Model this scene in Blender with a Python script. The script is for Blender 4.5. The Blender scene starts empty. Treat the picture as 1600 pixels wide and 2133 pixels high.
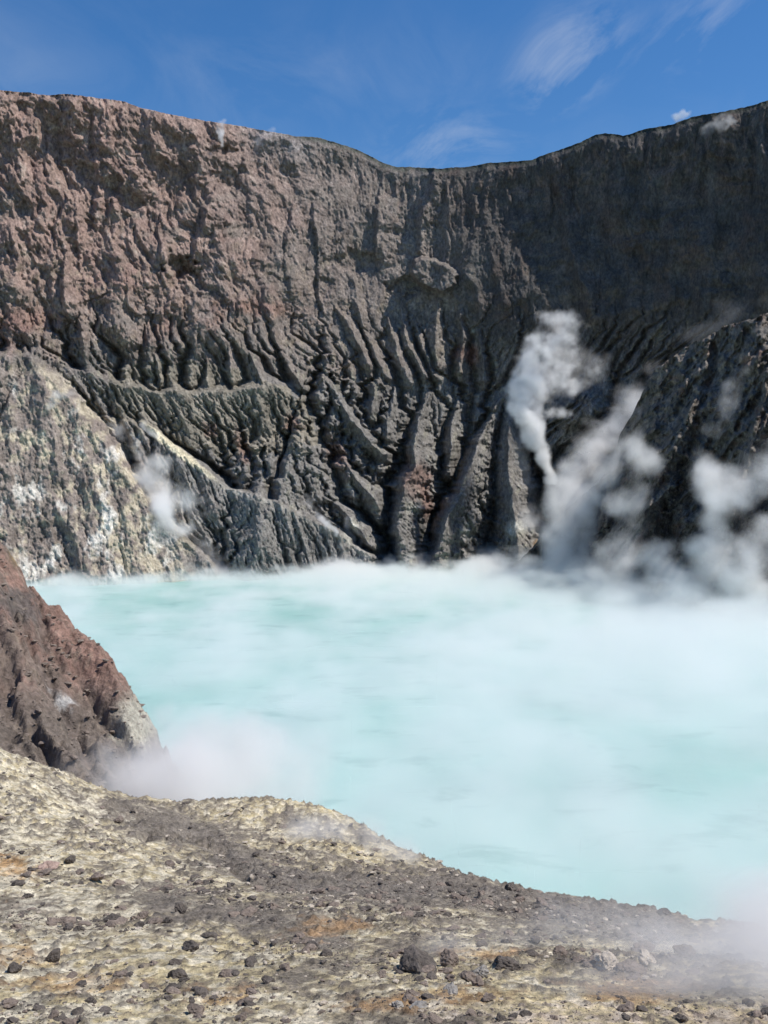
import bpy, math, random
import numpy as np

# ------------------------------------------------------------------ camera, sky, sun, exposure
scene = bpy.context.scene
COL = scene.collection
F = 2133.0          # focal length in photograph pixels
CX, HZ = 800.0, 1010.0   # principal column, horizon row
CAMZ = 42.0         # eye height above the lake

cam_d = bpy.data.cameras.new('camera')
cam = bpy.data.objects.new('camera', cam_d)
COL.objects.link(cam)
cam.location = (0, 0, CAMZ)
cam.rotation_euler = (math.radians(90), 0, 0)
cam_d.sensor_fit = 'VERTICAL'
cam_d.sensor_height = 36.0
cam_d.sensor_width = 27.0
cam_d.lens = 36.0
cam_d.shift_y = -(1066.5 - HZ) / 2133.0
cam_d.clip_start = 0.1
cam_d.clip_end = 20000
scene.camera = cam

SUN_EL = math.radians(56)
SUN_AZ = math.radians(-8)      # measured from +X towards +Y; slightly behind the camera
sun_dir = np.array([math.cos(SUN_EL) * math.cos(SUN_AZ), math.cos(SUN_EL) * math.sin(SUN_AZ), math.sin(SUN_EL)])

world = bpy.data.worlds.new('World')
scene.world = world
world.use_nodes = True
wt = world.node_tree
wt.nodes.clear()


def nd(t, typ, **kw):
    n = t.nodes.new(typ)
    for k, v in kw.items():
        if k == 'inp':
            for i, val in v.items():
                n.inputs[i].default_value = val
        else:
            setattr(n, k, v)
    return n


w_out = nd(wt, 'ShaderNodeOutputWorld')
w_bg = nd(wt, 'ShaderNodeBackground', inp={'Strength': 0.11})
w_sky = nd(wt, 'ShaderNodeTexSky', sky_type='NISHITA', sun_disc=False)
w_sky.sun_elevation = SUN_EL
w_sky.sun_rotation = math.radians(90) - SUN_AZ
w_sky.altitude = 100
w_sky.air_density = 1.0
w_sky.dust_density = 0.2
w_sky.ozone_density = 2.5
# thin cirrus: stretched noise on the sky direction, projected on a high flat layer
w_tc = nd(wt, 'ShaderNodeTexCoord')
w_sep = nd(wt, 'ShaderNodeSeparateXYZ')
wt.links.new(w_tc.outputs['Generated'], w_sep.inputs[0])
w_div = nd(wt, 'ShaderNodeVectorMath', operation='DIVIDE')
w_zc = nd(wt, 'ShaderNodeMath', operation='MAXIMUM', inp={1: 0.05})
wt.links.new(w_sep.outputs['Z'], w_zc.inputs[0])
w_comb = nd(wt, 'ShaderNodeCombineXYZ')
for i in range(3):
    wt.links.new(w_zc.outputs[0], w_comb.inputs[i])
wt.links.new(w_tc.outputs['Generated'], w_div.inputs[0])
wt.links.new(w_comb.outputs[0], w_div.inputs[1])
w_map = nd(wt, 'ShaderNodeMapping')
w_map.inputs['Rotation'].default_value = (0, 0, math.radians(14))
w_map.inputs['Scale'].default_value = (3.4, 1.5, 1)
w_map.inputs['Location'].default_value = (5.2, 1.9, 0)
wt.links.new(w_div.outputs[0], w_map.inputs[0])
w_n1 = nd(wt, 'ShaderNodeTexNoise', inp={'Scale': 0.9, 'Detail': 8.0, 'Roughness': 0.62, 'Distortion': 0.7})
wt.links.new(w_map.outputs[0], w_n1.inputs['Vector'])
w_n2 = nd(wt, 'ShaderNodeTexNoise', inp={'Scale': 0.45, 'Detail': 3.0, 'Roughness': 0.5})
wt.links.new(w_map.outputs[0], w_n2.inputs['Vector'])
w_r1 = nd(wt, 'ShaderNodeMapRange', inp={1: 0.42, 2: 0.85, 3: 0.0, 4: 1.0})
wt.links.new(w_n1.outputs[0], w_r1.inputs[0])
w_r2 = nd(wt, 'ShaderNodeMapRange', inp={1: 0.4, 2: 0.8, 3: 0.03, 4: 0.24})
wt.links.new(w_n2.outputs[0], w_r2.inputs[0])
w_m = nd(wt, 'ShaderNodeMath', operation='MULTIPLY')
wt.links.new(w_r1.outputs[0], w_m.inputs[0])
prev = w_r2.outputs[0]
for (cx_, cy_, rx_, ry_, g_) in [(0.43, 2.42, 0.14, 0.36, 2.2), (0.70, 2.25, 0.14, 0.3, 1.1), (0.19, 3.05, 0.25, 0.35, 0.9), (-0.95, 2.45, 0.3, 0.4, 0.25), (-0.1, 2.5, 0.5, 0.35, 0.2)]:
    sb = nd(wt, 'ShaderNodeVectorMath', operation='SUBTRACT')
    wt.links.new(w_div.outputs[0], sb.inputs[0])
    sb.inputs[1].default_value = (cx_, cy_, 1.0)
    sc_ = nd(wt, 'ShaderNodeVectorMath', operation='MULTIPLY')
    wt.links.new(sb.outputs[0], sc_.inputs[0])
    sc_.inputs[1].default_value = (1 / rx_, 1 / ry_, 0.0)
    ln = nd(wt, 'ShaderNodeVectorMath', operation='LENGTH')
    wt.links.new(sc_.outputs[0], ln.inputs[0])
    mr = nd(wt, 'ShaderNodeMapRange', interpolation_type='SMOOTHSTEP', inp={1: 1.3, 2: 0.1, 3: 0.0, 4: g_})
    wt.links.new(ln.outputs['Value'], mr.inputs[0])
    ad_ = nd(wt, 'ShaderNodeMath', operation='ADD')
    wt.links.new(prev, ad_.inputs[0])
    wt.links.new(mr.outputs[0], ad_.inputs[1])
    prev = ad_.outputs[0]
wt.links.new(prev, w_m.inputs[1])
w_m2 = nd(wt, 'ShaderNodeMath', operation='MULTIPLY', inp={1: 0.55}, use_clamp=True)
wt.links.new(w_m.outputs[0], w_m2.inputs[0])
w_mix = nd(wt, 'ShaderNodeMix', data_type='RGBA')
w_mix.inputs['B'].default_value = (6.6, 7.0, 7.6, 1)
wt.links.new(w_m2.outputs[0], w_mix.inputs['Factor'])
w_hs = nd(wt, 'ShaderNodeHueSaturation', inp={'Hue': 0.505, 'Saturation': 1.32, 'Value': 1.15})
wt.links.new(w_sky.outputs[0], w_hs.inputs['Color'])
wt.links.new(w_hs.outputs[0], w_mix.inputs['A'])
wt.links.new(w_mix.outputs['Result'], w_bg.inputs['Color'])
wt.links.new(w_bg.outputs[0], w_out.inputs['Surface'])

sun_d = bpy.data.lights.new('sun', 'SUN')
sun_d.energy = 5.0
sun_d.angle = math.radians(0.53)
sun_d.color = (1.0, 0.95, 0.88)
sun = bpy.data.objects.new('sun', sun_d)
COL.objects.link(sun)
from mathutils import Vector
sun.rotation_euler = Vector(-sun_dir).to_track_quat('-Z', 'Y').to_euler()
sun.location = (300, -60, 400)

vs = scene.view_settings
vs.view_transform = 'Standard'
vs.look = 'None'
vs.exposure = 0.0
vs.gamma = 1.0
vs.use_curve_mapping = False
scene.cycles.use_denoising = True
scene.cycles.max_bounces = 10
scene.cycles.diffuse_bounces = 3
scene.cycles.volume_bounces = 8
scene.cycles.transparent_max_bounces = 16
scene.cycles.use_adaptive_sampling = True
scene.cycles.adaptive_threshold = 0.02

# ------------------------------------------------------------------ helpers: noise
rng = np.random.default_rng(7)
_P = rng.permutation(1 << 12).astype(np.int64)
_M = (1 << 12) - 1
_A = rng.uniform(0, 2 * math.pi, 1 << 12)
_GX, _GY = np.cos(_A), np.sin(_A)


def pn(x, y, seed=0):
    """gradient noise, about -1..1"""
    x = np.asarray(x, float) + seed * 17.31
    y = np.asarray(y, float) - seed * 9.77
    xi, yi = np.floor(x).astype(np.int64), np.floor(y).astype(np.int64)
    fx, fy = x - xi, y - yi
    u, v = fx * fx * fx * (fx * (fx * 6 - 15) + 10), fy * fy * fy * (fy * (fy * 6 - 15) + 10)

    def g(i, j, dx, dy):
        h = _P[(_P[i & _M] + j) & _M]
        return _GX[h] * dx + _GY[h] * dy
    a = g(xi, yi, fx, fy)
    b = g(xi + 1, yi, fx - 1, fy)
    c = g(xi, yi + 1, fx, fy - 1)
    d = g(xi + 1, yi + 1, fx - 1, fy - 1)
    return ((a + (b - a) * u) * (1 - v) + (c + (d - c) * u) * v) * 1.5


def fbm(x, y, oct=4, gain=0.5, lac=2.03, seed=0):
    s, a, n = 0.0, 1.0, 0.0
    for i in range(oct):
        s = s + a * pn(x, y, seed + i * 3)
        n += a
        a *= gain
        x, y = x * lac, y * lac
    return s / n


def ridged(x, y, oct=4, gain=0.5, lac=2.1, seed=0):
    """sharp crests, 0..1"""
    s, a, n = 0.0, 1.0, 0.0
    w = 1.0
    for i in range(oct):
        r = 1 - np.abs(pn(x, y, seed + i * 5))
        r = r * r
        s = s + a * r * w
        w = np.clip(r * 1.6, 0.15, 1)
        n += a
        a *= gain
        x, y = x * lac, y * lac
    return s / n


def ss(a, b, x):
    t = np.clip((x - a) / (b - a), 0, 1)
    return t * t * (3 - 2 * t)


def pl(x, pts):
    p = np.array(pts, float)
    return np.interp(x, p[:, 0], p[:, 1])


def W(px, py, Y):
    return (px - CX) / F * Y, Y, CAMZ - (py - HZ) / F * Y


def seg_ridges(S, T, ridges, D, warp=3.0):
    """raise D to the tents over polylines [(s, t, P), ...] with slopes kL, kR (metres per photo pixel)"""
    ws = S + warp * 3.0 * fbm(S / 46, T / 46, 4, 0.62, seed=41)
    wt_ = T + warp * 3.0 * fbm(S / 46, T / 46, 4, 0.62, seed=57)
    for pts, kl, kr, fl in ridges:
        p = np.array(pts, float)
        R = max(p[:, 2]) / min(kl, kr) + 12
        m = (ws > p[:, 0].min() - R) & (ws < p[:, 0].max() + R) & (wt_ > p[:, 1].min() - R) & (wt_ < p[:, 1].max() + R)
        if not m.any():
            continue
        s, t = ws[m], wt_[m]
        best = np.full(s.shape, 1e9)
        val = np.zeros(s.shape)
        acc = 0.0
        along = np.zeros(s.shape)
        side = np.zeros(s.shape)
        for a, b in zip(p[:-1], p[1:]):
            d = b[:2] - a[:2]
            L = math.hypot(*d)
            q = np.clip(((s - a[0]) * d[0] + (t - a[1]) * d[1]) / (L * L), 0, 1)
            ex, ey = s - a[0] - q * d[0], t - a[1] - q * d[1]
            dist = np.hypot(ex, ey)
            cr = d[0] * ey - d[1] * ex
            k = dist < best
            best[k] = dist[k]
            val[k] = (a[2] + q * (b[2] - a[2]))[k]
            along[k] = (acc + q * L)[k]
            side[k] = np.sign(cr)[k]
            acc += L
        kk = np.where(side > 0, kr, kl)      # a path runs down the picture: kl is the slope to its right (sunny), kr to its left
        flute = fl * np.abs(pn((along - 1.5 * best) / 9, (along + best) / 60, 71)) * np.clip(best / 8, 0, 1)
        h = val - kk * best * (1 + 0.5 * fbm(s / 26, t / 26, 3, 0.6, seed=73)) - flute + 1.6 * fbm(s / 17, t / 20, 4, 0.65, seed=75)
        D[m] = np.maximum(D[m], h)
    return D


# ------------------------------------------------------------------ helpers: meshes and materials
def grid_mesh(name, X, Y, Z, col=None, mat=None, kind='structure', label=None, cat=None, extra=None):
    r, c = X.shape
    v = np.stack([X, Y, Z], -1).reshape(-1, 3).astype(np.float32)
    i = np.arange(r * c).reshape(r, c)
    q = np.stack([i[:-1, :-1], i[1:, :-1], i[1:, 1:], i[:-1, 1:]], -1).reshape(-1, 4)
    me = bpy.data.meshes.new(name)
    me.vertices.add(len(v))
    me.vertices.foreach_set('co', v.ravel())
    me.loops.add(q.size)
    me.loops.foreach_set('vertex_index', q.ravel().astype(np.int32))
    me.polygons.add(len(q))
    me.polygons.foreach_set('loop_start', np.arange(0, q.size, 4, dtype=np.int32))
    me.polygons.foreach_set('loop_total', np.full(len(q), 4, dtype=np.int32))
    me.polygons.foreach_set('use_smooth', np.ones(len(q), bool))
    me.update(calc_edges=True)
    if col is not None:
        a = me.color_attributes.new('rock', 'FLOAT_COLOR', 'POINT')
        rgba = np.ones((len(v), 4), np.float32)
        rgba[:, :3] = col.reshape(-1, 3)
        a.data.foreach_set('color', rgba.ravel())
    if mat:
        me.materials.append(mat)
    o = bpy.data.objects.new(name, me)
    COL.objects.link(o)
    tag(o, label, cat, kind=kind)
    return o


def tag(o, label=None, cat=None, group=None, kind=None):
    if label:
        o['label'] = label
    if cat:
        o['category'] = cat
    if group:
        o['group'] = group
    if kind:
        o['kind'] = kind
    return o


def rock_mat(name, fine, bump, contrast=0.5, attr=True, base=(0.2, 0.17, 0.15), rough=0.93, spec=0.15, stretch=1.0):
    """mineral colours from the mesh's rock attribute, broken up by grain; fine = grain size in metres"""
    m = bpy.data.materials.new(name)
    m.use_nodes = True
    t = m.node_tree
    t.nodes.clear()
    out = nd(t, 'ShaderNodeOutputMaterial')
    b = nd(t, 'ShaderNodeBsdfPrincipled', inp={'Roughness': rough, 'Specular IOR Level': spec})
    geo = nd(t, 'ShaderNodeNewGeometry')
    n1 = nd(t, 'ShaderNodeTexNoise', inp={'Scale': 1 / fine, 'Detail': 6.0, 'Roughness': 0.68})
    n2 = nd(t, 'ShaderNodeTexNoise', inp={'Scale': 0.16 / fine, 'Detail': 4.0, 'Roughness': 0.6})
    pm = nd(t, 'ShaderNodeMapping')
    pm.inputs['Scale'].default_value = (1, 1, stretch)
    t.links.new(geo.outputs['Position'], pm.inputs[0])
    for n in (n1, n2):
        t.links.new(pm.outputs[0], n.inputs['Vector'])
    r1 = nd(t, 'ShaderNodeMapRange', inp={1: 0.3, 2: 0.7, 3: 1 - contrast, 4: 1 + contrast})
    r2 = nd(t, 'ShaderNodeMapRange', inp={1: 0.3, 2: 0.7, 3: 1 - contrast * 0.6, 4: 1 + contrast * 0.6})
    t.links.new(n1.outputs[0], r1.inputs[0])
    t.links.new(n2.outputs[0], r2.inputs[0])
    mm = nd(t, 'ShaderNodeMath', operation='MULTIPLY')
    t.links.new(r1.outputs[0], mm.inputs[0])
    t.links.new(r2.outputs[0], mm.inputs[1])
    vm = nd(t, 'ShaderNodeVectorMath', operation='SCALE')
    if attr:
        ca = nd(t, 'ShaderNodeAttribute', attribute_name='rock')
        t.links.new(ca.outputs['Color'], vm.inputs[0])
    else:
        vm.inputs[0].default_value = base
    t.links.new(mm.outputs[0], vm.inputs['Scale'])
    t.links.new(vm.outputs[0], b.inputs['Base Color'])
    bp = nd(t, 'ShaderNodeBump', inp={'Strength': 1.0, 'Distance': bump})
    vo = nd(t, 'ShaderNodeTexVoronoi', inp={'Scale': 0.5 / fine})
    t.links.new(pm.outputs[0], vo.inputs['Vector'])
    ad = nd(t, 'ShaderNodeMath', operation='ADD')
    t.links.new(n1.outputs[0], ad.inputs[0])
    vsq = nd(t, 'ShaderNodeMath', operation='MULTIPLY', inp={1: -0.45})
    t.links.new(vo.outputs['Distance'], vsq.inputs[0])
    t.links.new(vsq.outputs[0], ad.inputs[1])
    t.links.new(ad.outputs[0], bp.inputs['Height'])
    t.links.new(bp.outputs[0], b.inputs['Normal'])
    t.links.new(b.outputs[0], out.inputs['Surface'])
    return m


def mixc(c, new, m):
    m = np.clip(m, 0, 1)[..., None]
    return c * (1 - m) + np.array(new, float) * m


def ell(S, T, cx, cy, rx, ry, ang=0.0, n=2.0):
    """0 at the centre, 1 on the ellipse"""
    a = math.radians(ang)
    u = ((S - cx) * math.cos(a) + (T - cy) * math.sin(a)) / rx
    v = (-(S - cx) * math.sin(a) + (T - cy) * math.cos(a)) / ry
    return (np.abs(u) ** n + np.abs(v) ** n) ** (1 / n)


# ------------------------------------------------------------------ crater wall
RIM = [(-400, 165), (0, 188), (60, 193), (100, 199), (140, 195), (200, 204), (250, 209), (300, 226), (345, 236), (370, 241), (430, 252),
       (500, 262), (570, 276), (620, 284), (660, 286), (700, 297), (745, 312), (775, 327), (800, 340), (825, 347), (870, 349),
       (920, 351), (980, 347), (1010, 340), (1060, 337), (1110, 333), (1130, 323), (1170, 311), (1210, 296), (1240, 281),
       (1262, 277), (1300, 283), (1340, 270), (1400, 259), (1440, 244), (1490, 235), (1530, 228), (1570, 219), (1600, 208),
       (1640, 200), (1700, 235), (1800, 380), (2000, 640)]


def base_depth(S, T, cols, rows, tab):
    cols, rows, tab = np.array(cols, float), np.array(rows, float), np.array(tab, float)
    cs = np.linspace(cols[0], cols[-1], 241)
    rs = np.linspace(rows[0], rows[-1], 161)
    a = np.stack([np.interp(cs, cols, r) for r in tab])
    a = np.stack([np.interp(rs, rows, a[:, j]) for j in range(len(cs))], 1)
    for _ in range(14):
        a[1:-1] = (a[:-2] + 2 * a[1:-1] + a[2:]) / 4
    for _ in range(30):
        a[:, 1:-1] = (a[:, :-2] + 2 * a[:, 1:-1] + a[:, 2:]) / 4
    fs = np.clip((S - cs[0]) / (cs[1] - cs[0]), 0, len(cs) - 1.001)
    fr = np.clip((T - rs[0]) / (rs[1] - rs[0]), 0, len(rs) - 1.001)
    i, j = fr.astype(int), fs.astype(int)
    u, v = fs - j, fr - i
    return (a[i, j] * (1 - u) + a[i, j + 1] * u) * (1 - v) + (a[i + 1, j] * (1 - u) + a[i + 1, j + 1] * u) * v


def erode(H, S, T, amount, reset, iters=3, kc=0.24, pw=0.47, seed=0):
    """cut branching V gullies: route water down the face, deepen with the drained area, then hold the sides at a talus slope"""
    nr, nc = H.shape
    r = np.random.default_rng(seed)
    H0 = H.copy()
    H = H.copy()
    ds = np.diff(S[0])
    m = 0.27 * (1 + 0.55 * fbm(S / 30, T / 60, 3, 0.6, seed=161))
    cols = np.arange(nc)
    for it in range(iters):
        A = np.zeros((nr, nc))
        a = np.ones(nc)
        jit = 0.25 * r.normal(size=(nr, nc)) * (0.6 ** it)
        for i in range(nr - 1):
            A[i] = a
            nxt = H[i + 1] + jit[i + 1]
            best = nxt.copy()
            tgt = cols.copy()
            for k in (1, -1, 2, -2):
                sh = np.clip(cols + k, 0, nc - 1)
                v = nxt[sh] + 0.04 * abs(k)
                b = v < best
                best[b] = v[b]
                tgt[b] = sh[b]
            a = (1 + np.bincount(tgt, a, nc)) * reset[i + 1]
            a = np.maximum(a, 1)
        A[-1] = a
        C = kc * A ** pw * (A > 6) * amount * (0.55, 0.5, 0.4)[it]
        for j in range(1, nc):
            np.maximum(C[:, j], C[:, j - 1] - m[:, j] * ds[j - 1], out=C[:, j])
        for j in range(nc - 2, -1, -1):
            np.maximum(C[:, j], C[:, j + 1] - m[:, j] * ds[j], out=C[:, j])
        C[1:-1] = (C[:-2] + 2 * C[1:-1] + C[2:]) / 4
        H = H - C
    E = H0 - H
    return E


def build_wall():
    s1 = np.concatenate([np.arange(-400, -20, 9.0), np.arange(-20, 1620, 1.9), np.arange(1620, 2000, 9.0)])
    nr = 560
    f = np.linspace(0, 1, nr)
    rim = pl(s1, RIM) + 2.2 * fbm(s1 / 14, s1 * 0, 4, 0.6, seed=3)
    S = np.repeat(s1[None], nr, 0)
    T = rim[None] + (1240 - rim[None]) * f[:, None]
    cols = [-400, 0, 200, 400, 600, 800, 950, 1100, 1250, 1400, 1600, 2000]
    rows = [150, 350, 500, 620, 700, 800, 900, 1000, 1100, 1240]
    top = np.array([490, 537, 556, 576, 599, 616, 598, 574, 556, 537, 506, 440.])
    mid = np.array([460, 503, 520, 537, 557, 580, 569, 552, 539, 522, 493, 430.])
    low = np.array([440, 484, 500, 516, 532, 550, 560, 553, 538, 518, 484, 415.])
    bot = np.array([400, 458, 466, 482, 496, 504, 506, 502, 492, 475, 440, 380.])
    tab = [top, top * .98 + mid * .02 - 1, top * .45 + mid * .55, mid, mid * .55 + low * .45, low, low * .75 + bot * .25, low * .5 + bot * .5, low * .25 + bot * .75, bot - 4]
    Y = base_depth(S, T, cols, rows, tab)
    q = 0.25            # metres per photo pixel here
    left = ss(760, 420, S)                 # the reddish left wall
    low_ = ss(700, 800, T + 0.05 * S)      # the grey dissected lower slopes
    up = 1 - low_
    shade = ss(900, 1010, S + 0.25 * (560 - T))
    # general relief: warped, vertically stretched
    wx = 26 * fbm(S / 150, T / 150, 3, seed=11)
    wy = 26 * fbm(S / 150, T / 150, 3, seed=12)
    lean = 0.22 * (T - 600)
    a = S + wx - lean * left
    b = T + wy
    N = 10.0 * fbm(a / 230, b / 330, 3, seed=21)
    N += 4.5 * np.tanh(3 * fbm(a / 75 + 3, b / 105, 4, 0.55, seed=33)) * left * up
    N += 9.5 * (ridged(a / 110, b / 190, 4, 0.52, seed=31) - 0.5) * (0.45 + 0.55 * left) * (0.4 + up * 0.6)
    # horizontal strata ledges on the upper cliff
    led = fbm(S / 260 + 5, (T + 0.1 * S + wy) / 34, 3, seed=25)
    N += 1.0 * np.tanh(led * 2.5) * up * ss(-0.1, 0.4, fbm(S / 160, T / 90, 2, seed=26))
    # angular rubble
    rub = np.abs(fbm(a / 26, b / 40, 4, 0.62, seed=35))
    N += 4.2 * rub * up * (0.6 + 0.6 * left) * (1 - 0.35 * shade)
    N += 1.0 * fbm(a / 8, b / 20, 4, 0.7, seed=37) * (1 - 0.4 * low_)
    # vertical flutes under the rim on the right and centre
    flr = ss(0, 30, T - rim[None] - 12) * ss(190, 60, T - rim[None]) * ss(560, 800, S)
    N += 3.0 * (ridged((S + 8 * fbm(S / 40, T / 40, 2, seed=8)) / 26, T / 170, 3, seed=45) - 0.4) * flr
    # dissected lower slopes: fall-line flutes fanning out of the bench
    dirx = pl(S.ravel(), [(-400, 0.5), (250, 0.6), (600, 0.42), (760, 0.25), (830, 0.02), (900, -0.18), (1100, -0.45), (1600, -0.6)]).reshape(S.shape)
    aa = S - dirx * (T - 800) + 0.5 * wx
    bb = T + 0.5 * wy
    fl1 = ridged(aa / 52, bb / 240, 2, 0.5, seed=51)
    fl2 = ridged(aa / 19, bb / 120, 3, 0.55, seed=53)
    hl = pl(T.ravel(), [(740, 60), (830, 150), (920, 230), (1000, 285), (1090, 370), (1210, 470)]).reshape(S.shape)
    hm = ss(25, -15, S - hl) * ss(735, 790, T)
    Nh = 5 * (ridged((S + wx - 0.12 * T) / 70, T / 210, 3, 0.55, seed=91) - 0.5) + 1.7 * np.abs(fbm((S + 0.6 * wx - 0.1 * T) / 26, T / 60, 4, 0.55, seed=93)) + 0.35 * fbm(S / 8, T / 11, 3, 0.65, seed=95)
    N += hm * Nh
    mid_ = ss(660, 760, S) * ss(1130, 1050, S)
    N += low_ * (1 - hm) * ((2.6 - 1.0 * mid_) * (fl1 - 0.5) + (1.6 - 0.6 * mid_) * (fl2 - 0.5) + 0.7 * fbm(aa / 5, bb / 20, 2, seed=55))
    N += shade * up * (8 * (ridged((S + wx) / 120, T / 420, 3, 0.55, seed=141) - 0.5) + 1.2 * np.tanh(2 * fbm(S / 300, (T + 0.25 * S + wy) / 45, 3, 0.5, seed=143)))
    # the smooth bench cap at left (fan top) is gentler
    Yt = Y - N
    # explicit ridges
    D = np.zeros_like(S)
    ridges = [
        # main lower buttresses  (s, t, P), kL (picture right of a downward path is kr)
        ([(897, 822, 4), (872, 870, 14), (862, 930, 25), (866, 965, 30), (846, 1005, 35), (836, 1045, 39), (829, 1080, 41), (832, 1130, 44), (850, 1200, 46)], 0.5, 1.1, 2.6),
        ([(1052, 812, 3), (1010, 890, 14), (982, 960, 25), (966, 1005, 32), (948, 1045, 36), (926, 1095, 39), (908, 1150, 41), (895, 1200, 42)], 0.42, 1.2, 2.6),
        ([(958, 828, 2), (938, 890, 11), (940, 955, 17), (936, 990, 14)], 0.6, 0.9, 1.8),
        ([(1062, 830, 4), (1060, 900, 14), (1062, 1000, 24), (1075, 1100, 32), (1082, 1200, 35)], 0.4, 0.6, 2.2),
        ([(824, 806, 3), (810, 860, 12), (806, 900, 16), (795, 935, 17), (790, 965, 10)], 0.55, 0.7, 1.8),
        ([(797, 769, 2), (782, 810, 9), (772, 870, 14), (770, 900, 9)], 0.5, 0.7, 1.6),
        ([(640, 752, 2), (705, 822, 12), (730, 880, 20), (772, 915, 23), (796, 945, 18)], 0.5, 0.5, 1.8),
        ([(660, 880, 4), (696, 930, 15), (726, 980, 22), (778, 1035, 30), (796, 1080, 28)], 0.55, 0.6, 1.8),
        ([(618, 880, 3), (640, 962, 12), (672, 1020, 20), (730, 1080, 28), (775, 1140, 33)], 0.5, 0.55, 2.0),
        ([(585, 850, 2), (606, 910, 5), (634, 965, 8)], 0.3, 0.3, 1.2),
        ([(515, 840, 2), (560, 925, 5), (600, 985, 7)], 0.3, 0.3, 1.2),
        ([(470, 835, 2), (490, 900, 5), (520, 965, 6)], 0.3, 0.3, 1.0),
        ([(425, 835, 1), (470, 925, 5), (505, 975, 5)], 0.3, 0.3, 1.0),
        ([(180, 775, 8), (240, 800, 9), (330, 816, 10), (400, 818, 10), (480, 816, 10), (570, 800, 10), (640, 845, 9), (690, 900, 6)], 0.6, 0.035, 1.0),
        # flat-irons above
        ([(835, 630, 2), (846, 712, 7), (884, 782, 9)], 0.4, 0.5, 1.2),
        ([(861, 665, 2), (880, 720, 6), (905, 782, 8)], 0.45, 0.5, 1.2),
        ([(917, 625, 3), (905, 690, 8), (912, 760, 9)], 0.4, 0.45, 1.2),
        ([(958, 650, 3), (962, 710, 7), (958, 775, 8)], 0.4, 0.45, 1.2),
        ([(1000, 690, 2), (1005, 740, 6), (1008, 790, 7)], 0.4, 0.45, 1.2),
        ([(805, 655, 2), (827, 731, 7), (852, 795, 8)], 0.4, 0.45, 1.2),
        ([(755, 680, 2), (780, 735, 6), (806, 785, 7)], 0.4, 0.45, 1.2),
        ([(695, 632, 2), (735, 690, 6), (770, 760, 8)], 0.4, 0.45, 1.2),
        ([(735, 580, 4), (745, 640, 6), (760, 680, 4)], 0.35, 0.5, 1.0),
        # small pointed fins above the bench
        ([(320, 735, 1), (332, 770, 5), (340, 806, 6)], 0.4, 0.6, 1.0),
        ([(352, 742, 1), (352, 775, 5), (350, 806, 6)], 0.45, 0.6, 1.0),
        ([(392, 730, 1), (394, 770, 6), (396, 806, 8)], 0.35, 0.5, 1.0),
        ([(430, 740, 1), (432, 775, 5), (434, 806, 6)], 0.4, 0.6, 1.0),
        ([(478, 715, 1), (480, 765, 6), (484, 806, 7)], 0.4, 0.6, 1.0),
        ([(520, 730, 1), (534, 770, 6), (552, 806, 7)], 0.4, 0.6, 1.0),
        ([(575, 710, 1), (598, 760, 6), (640, 815, 8)], 0.4, 0.6, 1.0),
        ([(260, 720, 1), (262, 765, 5), (250, 800, 6)], 0.4, 0.6, 1.0),
        # yellow hill and the dark spur in front of the bench
        ([(-200, 700, 6), (-60, 735, 9), (60, 742, 13), (128, 812, 20), (205, 905, 23), (262, 985, 25), (318, 1060, 27), (370, 1115, 30), (425, 1165, 32), (480, 1220, 33)], 0.55, 0.015, 0.5),
        ([(200, 868, 9), (298, 880, 13), (400, 960, 18), (480, 1018, 27), (565, 1042, 37), (640, 1080, 38), (705, 1112, 37), (775, 1160, 34), (830, 1215, 32)], 0.9, 0.02, 0.4),
        ([(565, 1042, 37), (548, 1100, 40), (525, 1170, 42), (512, 1230, 43)], 0.12, 0.22, 0.6),
        # upper-left slabs with a shadowed left edge
        ([(238, 346, 2), (258, 378, 6), (236, 428, 6), (226, 450, 3)], 0.12, 0.7, 0.5),
        ([(196, 235, 2), (200, 300, 6), (206, 380, 5), (198, 440, 4)], 0.09, 0.55, 0.5),
        ([(135, 420, 4), (122, 470, 6), (118, 490, 4)], 0.16, 0.7, 0.5),
        ([(160, 430, 2), (160, 500, 5), (168, 545, 4)], 0.16, 0.6, 0.5),
        ([(132, 560, 3), (130, 590, 8), (136, 640, 7), (150, 665, 3)], 0.06, 1.0, 0.5),
        ([(166, 640, 3), (166, 675, 8), (170, 720, 6)], 0.08, 0.9, 0.5),
        ([(266, 590, 3), (268, 625, 6), (280, 652, 4), (330, 655, 3)], 0.07, 0.8, 0.5),
        ([(332, 466, 3), (332, 500, 6), (336, 535, 4)], 0.1, 0.9, 0.5),
        ([(455, 385, 3), (432, 440, 8), (412, 500, 7), (400, 540, 4)], 0.14, 0.6, 0.8),
        ([(655, 448, 3), (660, 490, 6), (662, 520, 4)], 0.09, 0.8, 0.5),
        ([(610, 430, 2), (605, 470, 5), (595, 520, 3)], 0.1, 0.6, 0.5),
        ([(665, 565, 3), (664, 600, 6), (672, 640, 4)], 0.12, 0.7, 0.5),
        ([(792, 400, 3), (790, 440, 7), (784, 500, 6)], 0.1, 0.6, 0.5),
        ([(905, 300, 2), (902, 395, 5), (880, 440, 7), (876, 520, 5)], 0.2, 0.5, 0.8),
    ]
    seg_ridges(S, T, ridges, D)
    Yt = Yt - D - 0.03 * hm * np.clip(hl - S, 0, 400)
    # hung block beside the shadow edge, and hollows
    rb = ell(S, T, 903, 572, 50, 32, 22, 3) + 0.12 * fbm(S / 15, T / 15, 2, seed=9)
    Yt -= 13 * ss(1.05, 0.8, rb)
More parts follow.
